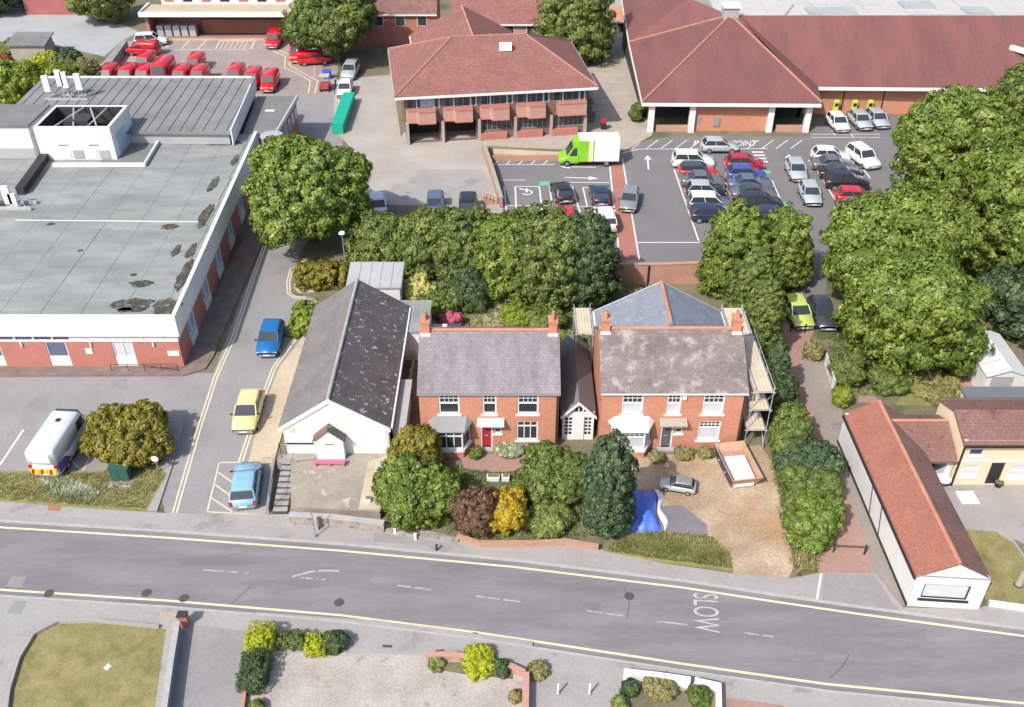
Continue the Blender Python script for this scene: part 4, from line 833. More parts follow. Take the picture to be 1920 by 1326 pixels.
mb = MB(); wall(mb, (f0.x+.8,ins+4.2),(f1.x-.6,ins+4.2),0,zs-.2,.3); wall(mb,(f1.x-.6,ins+4.2),(f1.x-.6,ins+9),0,zs-.2,.3); wall(mb,(f0.x+.8,ins+30),(f0.x+.8,ins+4.2),0,zs-.2,.3); mb.build('porch_wall', darkroom, su)
for s_, t_ in ((1230,1292),(1455,1508)):
    a = PY(s_,240,ins); b = PY(t_,240,ins); MB().box(a.x,b.x,ins-.1,ins+.15,0,.75).build('low_wall', brickpink, su)
W0, W1 = (wr0.x-.8, wr0.y+1.0),(wr1.x, wr0.y+1.0)
mb = MB(); wall(mb, W0, W1, 0, zs-.2, .3); mb.build('wing_wall', brick, su)
MB().seg(W0,W1,0,28,1.75,1.87,.002,.04).build('wall_band', tanpave, su); MB().seg(W0,W1,0,28,2.9,zs-.45,.002,.08).build('wall_band', brick87, su)
for s_ in (4.6,9.3,14.5): MB().tube((W0[0]+s_,W0[1]-.08,0),(W0[0]+s_,W0[1]-.08,zs-.4),.06,6).build('drainpipe', black_p, su)
MB().box(ap.x-1,ap.x+50,ap.y+1.2,ap.y+60,0,8.2).build('flat_roof_block', whiteroof, su)
for i in range(9):
    for j in range(5):
        MB().box(ap.x-.8+i*6.2,ap.x-.8+i*6.2+6.1,ap.y+1.3+j*9,ap.y+1.3+j*9+8.9,8.15,8.26+.015*((i+j*2)%3)).build('roof_panel', whiteroof, su)
for a,b,c_ in ((36.5,120,6),(49,122.5,4),(56,120,3.2)): MB().box(a,a+c_,b,b+2.4,8.25,8.6).build('roof_light', felt_lt, su)
MB().strip([(33,118.8),(35.5,124),(47,124),(49,120),(58,119.5)],-.12,.12,8.28,8.45).build('roof_conduit', metal_g, su)
MB().strip([P(1890,105,5.6),P(1920,128,4.8)],-.25,.25,6.4,6.9).build('valley_flashing', fascia_m, su)
# ============================================================ COVERED LOADING SHED, FAR LEFT BLOCKS
ld = thing('loading_shed', 'open fronted loading shed with cream roof edge at back of van yard', 'shed', (-41, 138, 0))
y0 = 136.4; x0, x1 = -51.5, -31.2
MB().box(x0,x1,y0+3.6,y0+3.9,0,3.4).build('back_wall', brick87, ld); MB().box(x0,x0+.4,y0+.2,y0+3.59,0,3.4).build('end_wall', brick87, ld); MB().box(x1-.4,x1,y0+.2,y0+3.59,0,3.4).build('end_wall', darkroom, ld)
MB().box(x0-.4,x1+.4,y0-.6,y0+4.0,3.41,3.7).build('roof', tanwalk, ld); MB().strip([(x0-.42,y0+4.0),(x0-.42,y0-.62),(x1+.42,y0-.62)],-.2,.2,3.35,3.95).build('fascia', fascia_m, ld)
MB().box(x0+.6,x1-1.5,y0-.3,y0-.05,0,.45).build('kerb_stripe', redpath, ld); MB().box(x0+.6,x1-1.5,y0-.6,y0-.31,0,.25).build('kerb_stripe', tanwalk, ld)
for k in range(5): MB().box(x0+1+k*1.15,x0+1.9+k*1.15,y0+1,y0+2.2,0,1.6).build('cage_trolley', metal_g, ld)
MB().box(x0+7,x1-1,y0+2.8,y0+3.5,0,1.9).build('stacked_crates', redpath, ld)
wb = thing('white_roofed_block', 'white roofed block with chequered orange wall behind the loading shed', 'building', (-40, 150, 0))
MB().box(-51,-29,143,158,0,4.4).build('wall', white_p, wb); MB().box(-51.4,-28.6,142.6,158.4,4.4,5.0).build('roof', whiteroof, wb)
for k in range(8): MB().box(-50.5+k*2.7,-49.2+k*2.7,142.93,142.995,3.4,4.2).build('window', glass if k % 2 else ridgetile, wb)
bl = thing('brick_block', 'low red brick block with dark roof well behind the pale yard', 'building', (-79, 150, 0))
q = P(50,28); MB().box(q.x,q.x+10,q.y,q.y+.4,0,2.6).box(q.x,q.x+.4,q.y+.4,q.y+7,0,2.6).box(q.x+9.6,q.x+10,q.y+.4,q.y+7,0,2.6).box(q.x,q.x+10,q.y+7,q.y+7.4,0,2.6).build('wall', M('dull_red', (.3,.1,.1), (.36,.13,.125), .6), bl); MB().box(q.x+.4,q.x+9.6,q.y+.4,q.y+7,1.6,1.75).build('roof', darkroom, bl); MB().box(q.x+6,q.x+8.5,q.y+2,q.y+4,1.75,2.5).build('roof_box', tanwalk, bl)
pw = thing('hedge_shed', 'grey roofed garden shed among the leafy gardens', 'shed', P(50,110))
q = P(25,112); MB().box(q.x,q.x+4.6,q.y,q.y+3,0,2).build('wall', wood_g, pw); plane(pw,[(q.x-.3,q.y-.3,2.05),(q.x+4.9,q.y-.3,2.05),(q.x+4.9,q.y+3.3,2.7),(q.x-.3,q.y+3.3,2.7)],felt_dk)
pw = thing('hedge_shed', 'small dark roofed shed at the edge of the bright green tree', 'shed', P(10,160))
q = P(-30,168); MB().box(q.x,q.x+4,q.y,q.y+3,0,2).build('wall', wood_g, pw); plane(pw,[(q.x-.3,q.y-.3,2.05),(q.x+4.2,q.y-.3,2.05),(q.x+4.2,q.y+3.3,2.6),(q.x-.3,q.y+3.3,2.6)],felt_dk)
# ============================================================ LONG WHITE COTTAGE AND CREAM HOUSE
lc = thing('long_cottage', 'long white cottage with orange tile roof along the alley', 'house', (24.5, 43, 0))
a0 = P(1700,1136); a1 = P(1828,1143); ze, za = 2.6, 3.75
fl = Vector((a0.x,a0.y,0)); fr = Vector((a1.x+.15,a1.y-.05,0)); bk = P(1590,780,2.2); dv = Vector((bk.x-fl.x,bk.y-fl.y,0)); dv = Vector((-.05,14.2,0)); 
bl_ = fl+dv; br_ = fr+dv
wo = [(.55,3.1,.75,1.95)]
mb = MB(); wall(mb, fl, fr, 0, ze, .25, wo); a,b = trim(fr,br_,.25,.25); wall(mb,a,b,0,ze,.25); wall(mb,br_,bl_,0,ze,.25); a,b = trim(bl_,fl,.25,.25); wall(mb,a,b,0,ze,.25)
gable(mb, fl, fr, ze, za-.12, .25); gable(mb, br_, bl_, ze, za-.12, .25); mb.build('wall', render_w, lc)
window(lc, fl, fr, wo[0], panes=blind, frame=black_p, sill=True, fw=.08)
MB().seg(fl,fr,0,(fr-fl).length,ze-.04,ze+.04,.0,.04).build('string_course', grey_p, lc)
m0 = (fl+fr)/2; m1 = m0+dv; up_ = Vector((0,0,1)); sx = Vector((.07,0,0)); drop = .07*(za-ze)/((fr-fl).length/2)
fo = Vector((0,.0,0))
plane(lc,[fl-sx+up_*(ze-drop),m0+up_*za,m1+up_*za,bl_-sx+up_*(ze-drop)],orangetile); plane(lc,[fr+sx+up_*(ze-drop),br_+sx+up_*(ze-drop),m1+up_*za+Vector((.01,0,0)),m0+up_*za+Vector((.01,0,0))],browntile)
MB().tube(m0+up_*za,m1+up_*za,.12,6).build('ridge', ridgetile, lc)
MB().strip([bl_-sx,fl-sx],-.02,.1,ze-.35,ze-.22).build('gutter', black_p, lc)
for s in (5.2,7.0): MB().tube(fl+dv.normalized()*s+Vector((-.06,0,0)),fl+dv.normalized()*(s+.7)+Vector((-.06,0,ze-.3)),.025,5).build('wall_cable', black_p, lc)
MB().strip([bl_,fl],.0,.07,0,.18).build('plinth', black_p, lc)
# cross wing
cw_ = thing('cottage_wing', 'cross wing with brown tile roof joining the orange roof to the cream house', 'house', (27.3, 48, 0))
x0, x1, y0, y1 = m0.x+1.9, 28.5, 45.95, 48.6
mb = MB(); wall(mb,(x0,y0),(x1,y0),0,2.3,.25,[(.35,2.0,.05,2.0)]); wall(mb,(x1,y0+.26),(x1,y1),0,2.3,.25); wall(mb,(x1-.01,y1),(x0,y1),0,2.3,.25); mb.build('wall', white_p, cw_)
plane(cw_,[(x0-.6,y0-.3,2.3),(x1+.05,y0-.3,2.3),(x1+.05,y1-.3,3.5),(x0-1.7,y1-.3,3.5)],browntile); plane(cw_,[(x0-1.7,y1-.29,3.5),(x1+.05,y1-.29,3.5),(x1+.05,y1+1,2.9),(x0-1.7,y1+1,2.9)],browntile)
MB().tube((x0-1.6,y1-.3,3.5),(x1,y1-.3,3.5),.11,6).build('ridge', ridgetile, cw_)
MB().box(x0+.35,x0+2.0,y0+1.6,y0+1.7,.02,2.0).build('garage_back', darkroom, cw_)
chs = thing('cream_house', 'cream rendered house with brown tile roof and black front door', 'house', (33, 46.3, 0))
x0, x1, y0, dep, ze, za = 28.65, 41, 45.9, 4.2, 3.85, 4.65
FL_, FR_ = (x0,y0),(x1,y0)
ops = [(.55,1.5,2.55,3.6),(4.9,5.9,2.55,3.6),(8.2,9.2,2.55,3.6),(.45,1.6,.75,1.75),(3.6,4.9,.6,1.75),(7.8,9.2,.6,1.75)]
dr = (2.3,3.2,.05,1.95)
mb = MB(); wall(mb,FL_,FR_,0,ze,.25,ops+[dr]); wall(mb,(x1,y0+.26),(x1,y0+dep),0,ze,.25); wall(mb,(x1-.26,y0+dep),(x0+.26,y0+dep),0,ze,.25); wall(mb,(x0,y0+dep),(x0,y0+.26),0,ze,.25)
gable(mb,(x0,y0+dep),FL_,ze,za-.14,.25); gable(mb,(x1,y0),(x1,y0+dep),ze,za-.14,.25); mb.build('wall', cream_r, chs)
for o in ops: window(chs,FL_,FR_,o,rows=2,panes=glass if o[0]<1 and o[2]>2 else blind)
MB().seg(FL_,FR_,dr[0],dr[1],dr[2],dr[3],-.15,-.08).build('door', black_p, chs)
MB().seg(FL_,FR_,0,x1-x0,2.1,2.2,.002,.05).build('string_course', white_p, chs)
plane(chs,[(x0-.1,y0-.3,ze-.12),(x1,y0-.3,ze-.12),(x1,y0+dep/2,za),(x0-.1,y0+dep/2,za)],browntile); plane(chs,[(x0-.1,y0+dep+.3,ze-.12),(x0-.1,y0+dep/2+.01,za),(x1,y0+dep/2+.01,za),(x1,y0+dep+.3,ze-.12)],browntile)
MB().box(x0-.1,x1,y0-.42,y0-.31,ze-.28,ze-.15).build('gutter', black_p, chs); MB().tube((x0+.12,y0-.08,0),(x0+.12,y0-.08,ze-.2),.07,6).build('drainpipe', black_p, chs)
MB().box(30.8,41,50.3,51.6,0,3.5).build('rear_wall', cream_r, chs); MB().box(30.6,41.2,50.25,51.7,3.5,3.65).build('rear_flat_roof', plain('slate_grey_felt',(.13,.14,.16),.7), chs)
# pale garage with ribbed roof
pg = thing('garage', 'pale concrete garage with ribbed grey roof in the back garden', 'garage', P(1860,735))
q0 = P(1838,745); gx0 = q0.x; gx1 = gx0+2.9; gy0 = q0.y; gy1 = gy0+5.2
mb = MB(); wall(mb,(gx0,gy0),(gx1,gy0),0,2.0,.15,[(.35,2.0,.02,1.85)]); wall(mb,(gx1,gy0+.16),(gx1,gy1),0,2.0,.15); wall(mb,(gx1-.16,gy1),(gx0+.16,gy1),0,2.0,.15); wall(mb,(gx0,gy1),(gx0,gy0+.16),0,2.0,.15); gable(mb,(gx0,gy0),(gx1,gy0),2.0,2.5,.15); mb.build('wall', render_w, pg)
MB().box(gx0+.35,gx0+2.0,gy0+.05,gy0+.1,.02,1.85).build('door', felt_lt, pg)
gm = (gx0+gx1)/2
for xe in (gx0-.12,gx1+.12): plane(pg,[(xe,gy0-.15,1.98),(gm,gy0-.15,2.56),(gm,gy1+.1,2.56),(xe,gy1+.1,1.98)],M('pale_sheeting',(.5,.5,.5),(.58,.58,.57),.6,.6,.1) if xe < gm else bpy.data.materials['pale_sheeting'],th=.06)
for k in range(5):
    y = gy0+.1+k*1.15; MB().extr([(gx0-.12,y,1.985),(gm,y,2.565),(gm,y+.06,2.565),(gx0-.12,y+.06,1.985)],(0,0,.03)).build('roof_seam', metal_g, pg)
MB().tube((gm,gy0-.15,2.57),(gm,gy1+.1,2.57),.06,6).build('ridge', white_p, pg)
# ============================================================ VEHICLES
def loft(rings):
    mb = MB(); n = len(rings[0]); pts = [p for r in rings for p in r]; fs = []
    for i in range(len(rings)-1):
        for k in range(n): fs.append((i*n+k, i*n+(k+1) % n, (i+1)*n+(k+1) % n, (i+1)*n+k))
    fs.append(tuple(range(n-1, -1, -1))); fs.append(tuple(range((len(rings)-1)*n, len(rings)*n)))
    return mb.faces(pts, fs)
def ring(y, zb, zs, w, tuck=.9): return [(-w*.9,y,zb),(w*.9,y,zb),(w,y,zb+.18),(w,y,zs-.16),(w*tuck,y,zs),(-w*tuck,y,zs),(-w,y,zs-.16),(-w,y,zb+.18)]
STY = {  # L, W, H, shoulder, windscreen base y, rear glass base y, roof front y, roof rear y
 'hatch': (4.05,1.76,1.5,.95,.95,-1.85,.2,-1.45), 'saloon': (4.6,1.8,1.45,.94,.95,-1.55,.2,-.85),
 'suv': (4.45,1.86,1.68,1.05,1.05,-2.05,.35,-1.8), 'van': (4.4,1.83,1.86,1.1,1.3,-2.14,.55,-2.1), 'bigvan': (5.6,2.0,2.45,1.3,2.05,-2.75,1.35,-2.7)}
VM = {}
def vehicle_meshes(st):
    if st in VM: return VM[st]
    L, W, H, zs, wf, wr, rf, rb = STY[st]; w = W/2; h = L/2; D = {}
    vanlike = st in ('van', 'bigvan')
    rings = [ring(-h, .4, zs-.12, w*.9), ring(-h+.12, .26, zs, w*.97), ring(-h+.7, .22, zs+.01, w), ring(wf, .22, zs, w), ring(h-.55, .22, zs-.13, w*.98), ring(h-.14, .25, zs-.25, w*.92), ring(h, .38, zs-.36, w*.8)]
    body = loft(rings)
    D['body'] = body.mesh('body', smooth=True, bevel=.08)
    tw = w*.76 if not vanlike else w*.9; bwid = w*.9; zr = H
    Bf = [Vector((-bwid,wf,zs-.02)), Vector((bwid,wf,zs-.02))]; Br = [Vector((bwid,wr,zs-.02)), Vector((-bwid,wr,zs-.02))]
    Tf = [Vector((-tw,rf,zr-.06)), Vector((tw,rf,zr-.06))]; Tr = [Vector((tw,rb,zr-.06)), Vector((-tw,rb,zr-.06))]
    def slabq(a, b, c, d, th=.02):
        n = (b-a).cross(c-a).normalized(); return MB().extr([a, b, c, d], -n*th)
    if not vanlike:
        D['windscreen'] = slabq(Bf[1], Bf[0], Tf[0], Tf[1]).mesh('windscreen'); D['rear_window'] = slabq(Br[1], Br[0], Tr[0], Tr[1]).mesh('rear_window')
        D['side_window_r'] = slabq(Br[0], Bf[1], Tf[1], Tr[0]).mesh('side_window'); D['side_window_l'] = slabq(Bf[0], Br[1], Tr[1], Tf[0]).mesh('side_window')
        rr4 = lambda y, z, k: [(-tw-.02*k,y,z-.08),(-tw+.05,y,z-.015),(-tw*.6,y,z+.012),(tw*.6,y,z+.012),(tw-.05,y,z-.015),(tw+.02*k,y,z-.08),(tw*.5,y,z-.09),(-tw*.5,y,z-.09)][::-1]
        rm = loft([rr4(rb-.06,zr-.05,1), rr4(rb+.15,zr-.005,1), rr4((rf+rb)/2,zr+.012,1), rr4(rf-.18,zr-.01,1), rr4(rf+.06,zr-.06,1)])
        for a, b in ((Bf[0],Tf[0]),(Bf[1],Tf[1]),(Br[0],Tr[0]),(Br[1],Tr[1])): rm.tube(a, b, .045, 5)
        for sg in (-1, 1): ym_ = (wf+wr)/2-.05; rm.tube((sg*bwid,ym_,zs),(sg*tw,(rf+rb)/2,zr-.06),.035,5)
        D['roof'] = rm.mesh('roof')
    else:
        def vr(y, z1, ww, tt): return [(-w*.97,y,zs-.1),(w*.97,y,zs-.1),(ww,y,z1-.22),(tt,y,z1),(-tt,y,z1),(-ww,y,z1-.22)]
        cab = loft([vr(-h+.06,H-.04,w*.93,w*.8), vr(-h+.3,H,w*.95,w*.82), vr(rf-.15,H,w*.95,w*.82), vr(rf+.1,H-.06,w*.93,w*.8), [(-w*.95,wf,zs-.1),(w*.95,wf,zs-.1),(w*.92,wf,zs-.06),(w*.88,wf,zs-.03),(-w*.88,wf,zs-.03),(-w*.92,wf,zs-.06)]])
        D['roof'] = cab.mesh('roof', smooth=True, bevel=.03)
        a = Vector((w*.8,wf-.06,zs+.03)); b = Vector((-w*.8,wf-.06,zs+.03)); c = Vector((-w*.74,rf+.2,H-.13)); d = Vector((w*.74,rf+.2,H-.13)); o_ = Vector((0,.09,.07))
        D['windscreen'] = slabq(a+o_, b+o_, c+o_, d+o_, .1).mesh('windscreen')
        for sg, nm in ((1,'side_window_r'),(-1,'side_window_l')):
            x = sg*w*.985; D[nm] = MB().extr([(x,rf-.75,zs+.06),(x,wf-.42,zs+.06),(x*.985,rf+.12,H-.4),(x*.985,rf-.75,H-.4)], (-sg*.08,0,0)).mesh('side_window')
        D['rear_window'] = MB().box(-w*.6,w*.6,-h+.02,-h+.09,zs+.15,H-.35).mesh('rear_window')
    wm = MB(); n = 14
    D['wheel'] = MB().tube((-.1,0,0),(.1,0,0),.32,14).mesh('wheel'); D['rim'] = MB().tube((-.112,0,0),(.112,0,0),.2,10).mesh('rim')
    D['mirror'] = MB().box(-.1,.1,-.06,.06,-.06,.06).mesh('mirror', bevel=.03); D['sill'] = MB().box(-.03,.03,-L*.19,L*.19,-.05,.05).mesh('sill')
    D['headlight'] = MB().box(-.16,.16,-.07,.07,-.08,.08).mesh('headlight', bevel=.03); D['tail_light'] = MB().box(-.1,.1,-.05,.05,-.16,.16).mesh('tail_light')
    D['bumper'] = MB().box(-w*.78,w*.78,-.06,.06,-.1,.1).mesh('bumper', bevel=.03); D['plate'] = MB().box(-.26,.26,-.015,.015,-.055,.055).mesh('plate')
    for k in D:
        m = {'windscreen': glass, 'rear_window': glass, 'side_window_r': glass, 'side_window_l': glass, 'wheel': rubber, 'rim': rim_m, 'headlight': lamp_w, 'tail_light': lamp_r, 'bumper': grey_p, 'mirror': black_p, 'sill': black_p, 'plate': plate_m}.get(k)
        D[k].materials.append(m)
    VM[st] = D; return D
PAINT = {}
def paint(c):
    if c not in PAINT:
        cols = dict(white=(.7,.7,.69), black=(.016,.017,.02), dark=(.045,.05,.06), grey=(.13,.14,.155), silver=(.42,.44,.46), red=(.5,.018,.022), crimson=(.38,.012,.025), blue=(.04,.07,.3), navy=(.02,.032,.08), steel=(.1,.14,.21), bright_blue=(.01,.12,.34), sky=(.22,.4,.53), yellow=(.66,.54,.25), lime=(.46,.56,.13), green=(.2,.5,.02), post=(.55,.01,.018), dull=(.2,.21,.21))
        PAINT[c] = plain('paint_'+c, cols[c], .28, .15 if c in ('silver','grey','steel','navy') else 0, .5, .6)
    return PAINT[c]
def part(name, me, par, loc=(0,0,0), mat=None):
    o = bpy.data.objects.new(name, me); C.objects.link(o); o.parent = par; o.location = loc
    if mat:
        o.material_slots[0].link = 'OBJECT'; o.material_slots[0].material = mat
    return o
def vehicle(st, px, py, rz, col, label, cat='car', group=None, sc=1.0, roofc=None, zc=.7, name='parked_car', at=None):
    D = vehicle_meshes(st); L, W, H, zs = STY[st][:4]
    p = at or P(px, py, zc*sc); t = thing(name, label, cat, (p.x, p.y, .03), group); t.rotation_euler.z = R(rz); t.scale = (sc,)*3
    part('body', D['body'], t, mat=paint(col)); part('roof', D['roof'], t, mat=paint(roofc or col))
    for k in ('windscreen', 'rear_window', 'side_window_l', 'side_window_r'): part(D[k].name.split('.')[0], D[k], t)
    for sx in (-1, 1):
        part('mirror', D['mirror'], t, (sx*(W/2+.06), STY[st][4]-.15, zs+.06)); part('sill', D['sill'], t, (sx*(W/2-.03), 0, .26))
        for sy in (.31, -.3): wl = part('wheel', D['wheel'], t, (sx*(W/2-.09), L*sy, .32-.03)); part('rim', D['rim'], wl)
        part('headlight', D['headlight'], t, (sx*W*.34, L/2-.1, zs-.38)); part('tail_light', D['tail_light'], t, (sx*W*.42, -L/2+.03, zs-.22))
    part('bumper', D['bumper'], t, (0, L/2-.03, .38)); part('bumper', D['bumper'], t, (0, -L/2+.03, .4))
    part('plate', D['plate'], t, (0, L/2+.035, .42)); part('plate', D['plate'], t, (0, -L/2-.035, .5))
    return t
# near cars
vehicle('hatch',465,770,182,'yellow','pale yellow hatchback parked beside the tan footway')
vehicle('hatch',507,633,182,'bright_blue','bright blue hatchback parked beside the church footway')
vehicle('hatch',461,905,7,'sky','sky blue hatchback parked in the hatched bay by the steps')
vehicle('hatch',1496,584,184,'lime','lime green hatchback at the top of the red block drive')
vehicle('hatch',1543,586,180,'dark','dark car in the shade beside the lime green hatchback')
vehicle('hatch',1271,908,76,'silver','tiny silver and black car on the sandy yard', sc=.58, roofc='dull')
# car park column nearest the red walkway
A = [(1299,300,'suv','white','white off-roader at the end of the column nearest the crossing', 'white'),(1309,319,'hatch','red','red hatchback with dark roof beside the white off-roader','dark'),(1318,336,'saloon','grey','grey saloon between red hatchback and black car in the column',None),
 (1323,355,'hatch','black','black hatchback with silver roof and bonnet stripe in the column','silver'),(1331,380,'suv','steel','blue grey car with a white roof in the column','white'),(1334,400,'hatch','navy','navy hatchback with its tail by the conifer crown',None)]
for px, py, st, col, lb, rc in A: vehicle(st, px, py, -92, col, lb, group='cars parked in the supermarket bays', roofc=rc)
Bc = [(1396,304,'hatch','crimson','crimson hatchback beside the zebra bars',None),(1399,324,'hatch','blue','royal blue hatchback next to the crimson hatchback',None),(1406,342,'saloon','steel','steel blue saloon next to the royal blue hatchback',None),
 (1413,360,'saloon','grey','grey saloon behind the steel blue saloon','dark'),(1426,381,'suv','black','black estate car near the green bay marking',None),(1453,404,'hatch','blue','blue car with pale roof edge above the conifer crown','navy'),(1459,426,'hatch','steel','slate blue car lowest in its row by the conifer',None)]
for px, py, st, col, lb, rc in Bc: vehicle(st, px, py, -91, col, lb, group='cars parked in the supermarket bays', roofc=rc)
Cc = [(1557,290,'hatch','white','white hatchback heading a short row under the big trees',None),(1563,306,'saloon','grey','grey saloon beside the white hatchback under the big trees',None),(1577,322,'saloon','black','black saloon in the short row under the big trees','dark'),
 (1588,340,'suv','black','glossy black off-roader beside the red hatchback under the trees',None),(1605,367,'hatch','red','bright red hatchback half under the big trees',None),(1612,388,'saloon','grey','grey saloon almost hidden under the big trees',None)]
for px, py, st, col, lb, rc in Cc: vehicle(st, px, py, -95, col, lb, group='cars parked in the supermarket bays', roofc=rc)
vehicle('suv',1618,294,196,'white','white car parked alone at an angle by the tree edge')
for px, py, c, lb in ((1571,229,'white','white car with dark windscreen charging below the first lime charger'),(1613,225,'silver','pale silver car charging below the middle lime charger'),(1645,222,'silver','silver car charging below the last lime charger')): vehicle('hatch', px, py, 185, c, lb, group='cars at the chargers')
vehicle('hatch',1493,318,178,'silver','silver car driving along the car park lane','car', name='moving_car'); vehicle('hatch',1519,362,178,'silver','pale silver car following along the car park lane','car', name='moving_car')
vehicle('hatch',1349,272,-90,'silver','silver car stopped on the hatched collection strip','car', name='moving_car')
vehicle('hatch',1180,373,170,'dull','dull grey car crossing the red walkway','car', name='moving_car')
vehicle('hatch',1053,357,10,'black','black hatchback in the bay beside the green marking'); vehicle('hatch',1124,362,2,'navy','dark hatchback in the bay beside the red walkway')
vehicle('hatch',1061,402,2,'red','red car behind the black hatchback'); vehicle('suv',1134,408,4,'white','white car below the dark hatchback beside the red walkway')
vehicle('hatch',1147,487,0,'steel','blue car hidden below the conifer hedge end')
vehicle('hatch',816,383,182,'steel','dark blue car parked on the patched concrete yard'); vehicle('suv',878,392,182,'black','black car below the brick steps by the yard'); vehicle('hatch',708,386,190,'white','white car tucked beside the round tree')
vehicle('hatch',647,166,182,'white','white car with dark windows beside the teal container'); vehicle('suv',657,132,176,'silver','silver car under the trees behind the white car')
# red vans
RV = [(202,141,'van','red van at the wall end of the front row'),(239,141,'van','second red van from the wall end of the front row'),(271,142,'van','third red van from the wall end of the front row'),(306,138,'bigvan','tall faded red van in the front row'),
 (340,143,'van','red van next to the tall faded van, on the lane side'),(374,143,'van','red van at the lane end of the long front row'),(272,117,'van','red van standing behind the front row by the pale patch'),(366,120,'van','red van standing behind the lane end of the front row'),
 (442,141,'van','red van first of three by the ribbed roof corner'),(474,148,'van','red van in the middle of three by the ribbed roof corner'),(506,152,'van','red van last of three beside the striped walkway'),(514,73,'van','red van alone beside the loading shed')]
for px, py, st, lb in RV: vehicle(st, px, py, 180, 'post', lb, 'van', 'red vans in the yard', name='red_van', zc=.9)
vehicle('van',268,90,84,'post','red van parked sideways beside the yard wall','van','red vans in the yard', name='red_van', zc=.9)
vehicle('suv',283,75,-80,'white','white car behind the sideways red van')
vehicle('bigvan',562,92,178,'post','tall red van beside the large tree in the yard','van','red vans in the yard', name='red_van', zc=1.2)
vehicle('van',588,107,-78,'post','red van parked across the nose of the tall van','van','red vans in the yard', name='red_van', zc=.9)
vehicle('van',574,76,178,'post','red van behind the tall red van by the large tree','van','red vans in the yard', name='red_van', zc=.9)
# white works van with purple tail
p = P(116,826,1.0); v = vehicle('bigvan',0,0,-3,'white','white works van with purple flashes and yellow striped tail','van', name='works_van', at=p)
def lpart(mb, name, mat, par):
    o = bpy.data.objects.new(name, mb.mesh(name)); C.objects.link(o); o.data.materials.append(mat); o.parent = par; return o
purple = plain('purple_vinyl', (.1,.045,.3), .4); yel = plain('yellow_vinyl', (.75,.5,.08), .5)
lpart(MB().extr([(1.0,-2.72,.55),(1.0,-1.0,.55),(1.0,-1.7,1.15),(1.0,-2.72,1.25)],(.022,0,0)), 'side_flash', purple, v)
lpart(MB().extr([(1.0,-1.3,1.15),(1.0,.3,1.25),(1.0,.25,1.4),(1.0,-1.3,1.32)],(.02,0,0)), 'side_stripe', plain('lilac_vinyl',(.3,.3,.55),.4), v)
for k in range(6): lpart(MB().extr([(-.85+k*.3,-2.86,.55),(-.7+k*.3,-2.86,.55),(-.62+k*.3,-2.86,.95),(-.77+k*.3,-2.86,.95)],(0,-.02,0)), 'tail_stripe', yel if k % 2 else lamp_r, v)
lpart(MB().box(-.9,.9,-2.85,-2.81,.5,.98), 'tail_board', yel, v)
lpart(MB().box(-.14,.14,.2,.5,2.44,2.52), 'roof_vent', black_p, v)
for o in v.children:
    if o.name.startswith('rear_window'): o.material_slots[0].link = 'OBJECT'; o.material_slots[0].material = paint('white')
# green and white delivery lorry
t = thing('delivery_lorry', 'delivery lorry with lime green cab and white box body', 'lorry', (*P(1100,306).xy, .03)); t.rotation_euler.z = R(91)
gp = paint('green')
lpart(loft([ring(1.0,.35,1.2,.98), ring(2.2,.35,1.15,.98), ring(2.75,.35,1.0,.95), ring(3.05,.4,.8,.85)]), 'cab_base', gp, t)
lpart(loft([[(-.96,1.0,1.1),(.96,1.0,1.1),(.9,1.0,2.4),(-.9,1.0,2.4)],[(-.96,1.45,1.1),(.96,1.45,1.1),(.88,1.45,2.35),(-.88,1.45,2.35)],[(-.96,2.3,1.05),(.96,2.3,1.05),(.94,2.25,1.15),(-.94,2.25,1.15)]]), 'cab_top', gp, t)
lpart(MB().extr([(-.78,2.2,1.28),(.78,2.2,1.28),(.74,1.62,2.2),(-.74,1.62,2.2)],(0,.06,.05)), 'windscreen', glass, t)
for s in (-1,1): lpart(MB().extr([(s*.96,1.15,1.25),(s*.96,1.95,1.25),(s*.92,1.5,2.1),(s*.92,1.15,2.1)],(s*.03,0,0)), 'side_window', glass, t)
lpart(loft([[(-.95,.95,1.3),(.95,.95,1.3),(.95,.95,2.9),(-.95,.95,2.9)],[(-.85,1.5,2.4),(.85,1.5,2.4),(.85,1.5,2.6),(-.85,1.5,2.6)]]), 'wind_deflector', gp, t)
lpart(MB().box(-1.08,1.08,-3.3,.95,.65,3.0), 'box_body', plain('box_white',(.74,.75,.76),.4), t)
lpart(MB().box(-1.1,1.1,-.05,.97,.63,2.97), 'green_band', gp, t); lpart(MB().box(-1.092,1.092,-.45,-.2,.64,2.985), 'yellow_band', plain('yellow_band',(.7,.72,.12),.4), t); lpart(MB().box(-1.09,1.09,-.65,-.52,.645,2.98), 'grey_band', grey_p, t)
lpart(MB().box(-.9,.9,-3.2,1.0,.35,.64), 'chassis', black_p, t)
for s in (-1,1):
    for y in (2.2,-2.0): wl = lpart(MB().tube((s*.78,y,.37),(s*1.02,y,.37),.36,14), 'wheel', rubber, t); lpart(MB().tube((s*.8,y,.37),(s*1.035,y,.37),.2,10), 'rim', rim_m, wl)
    lpart(MB().box(s*.7-.14,s*.7+.14,2.9,3.04,.62,.78), 'headlight', lamp_w, t)
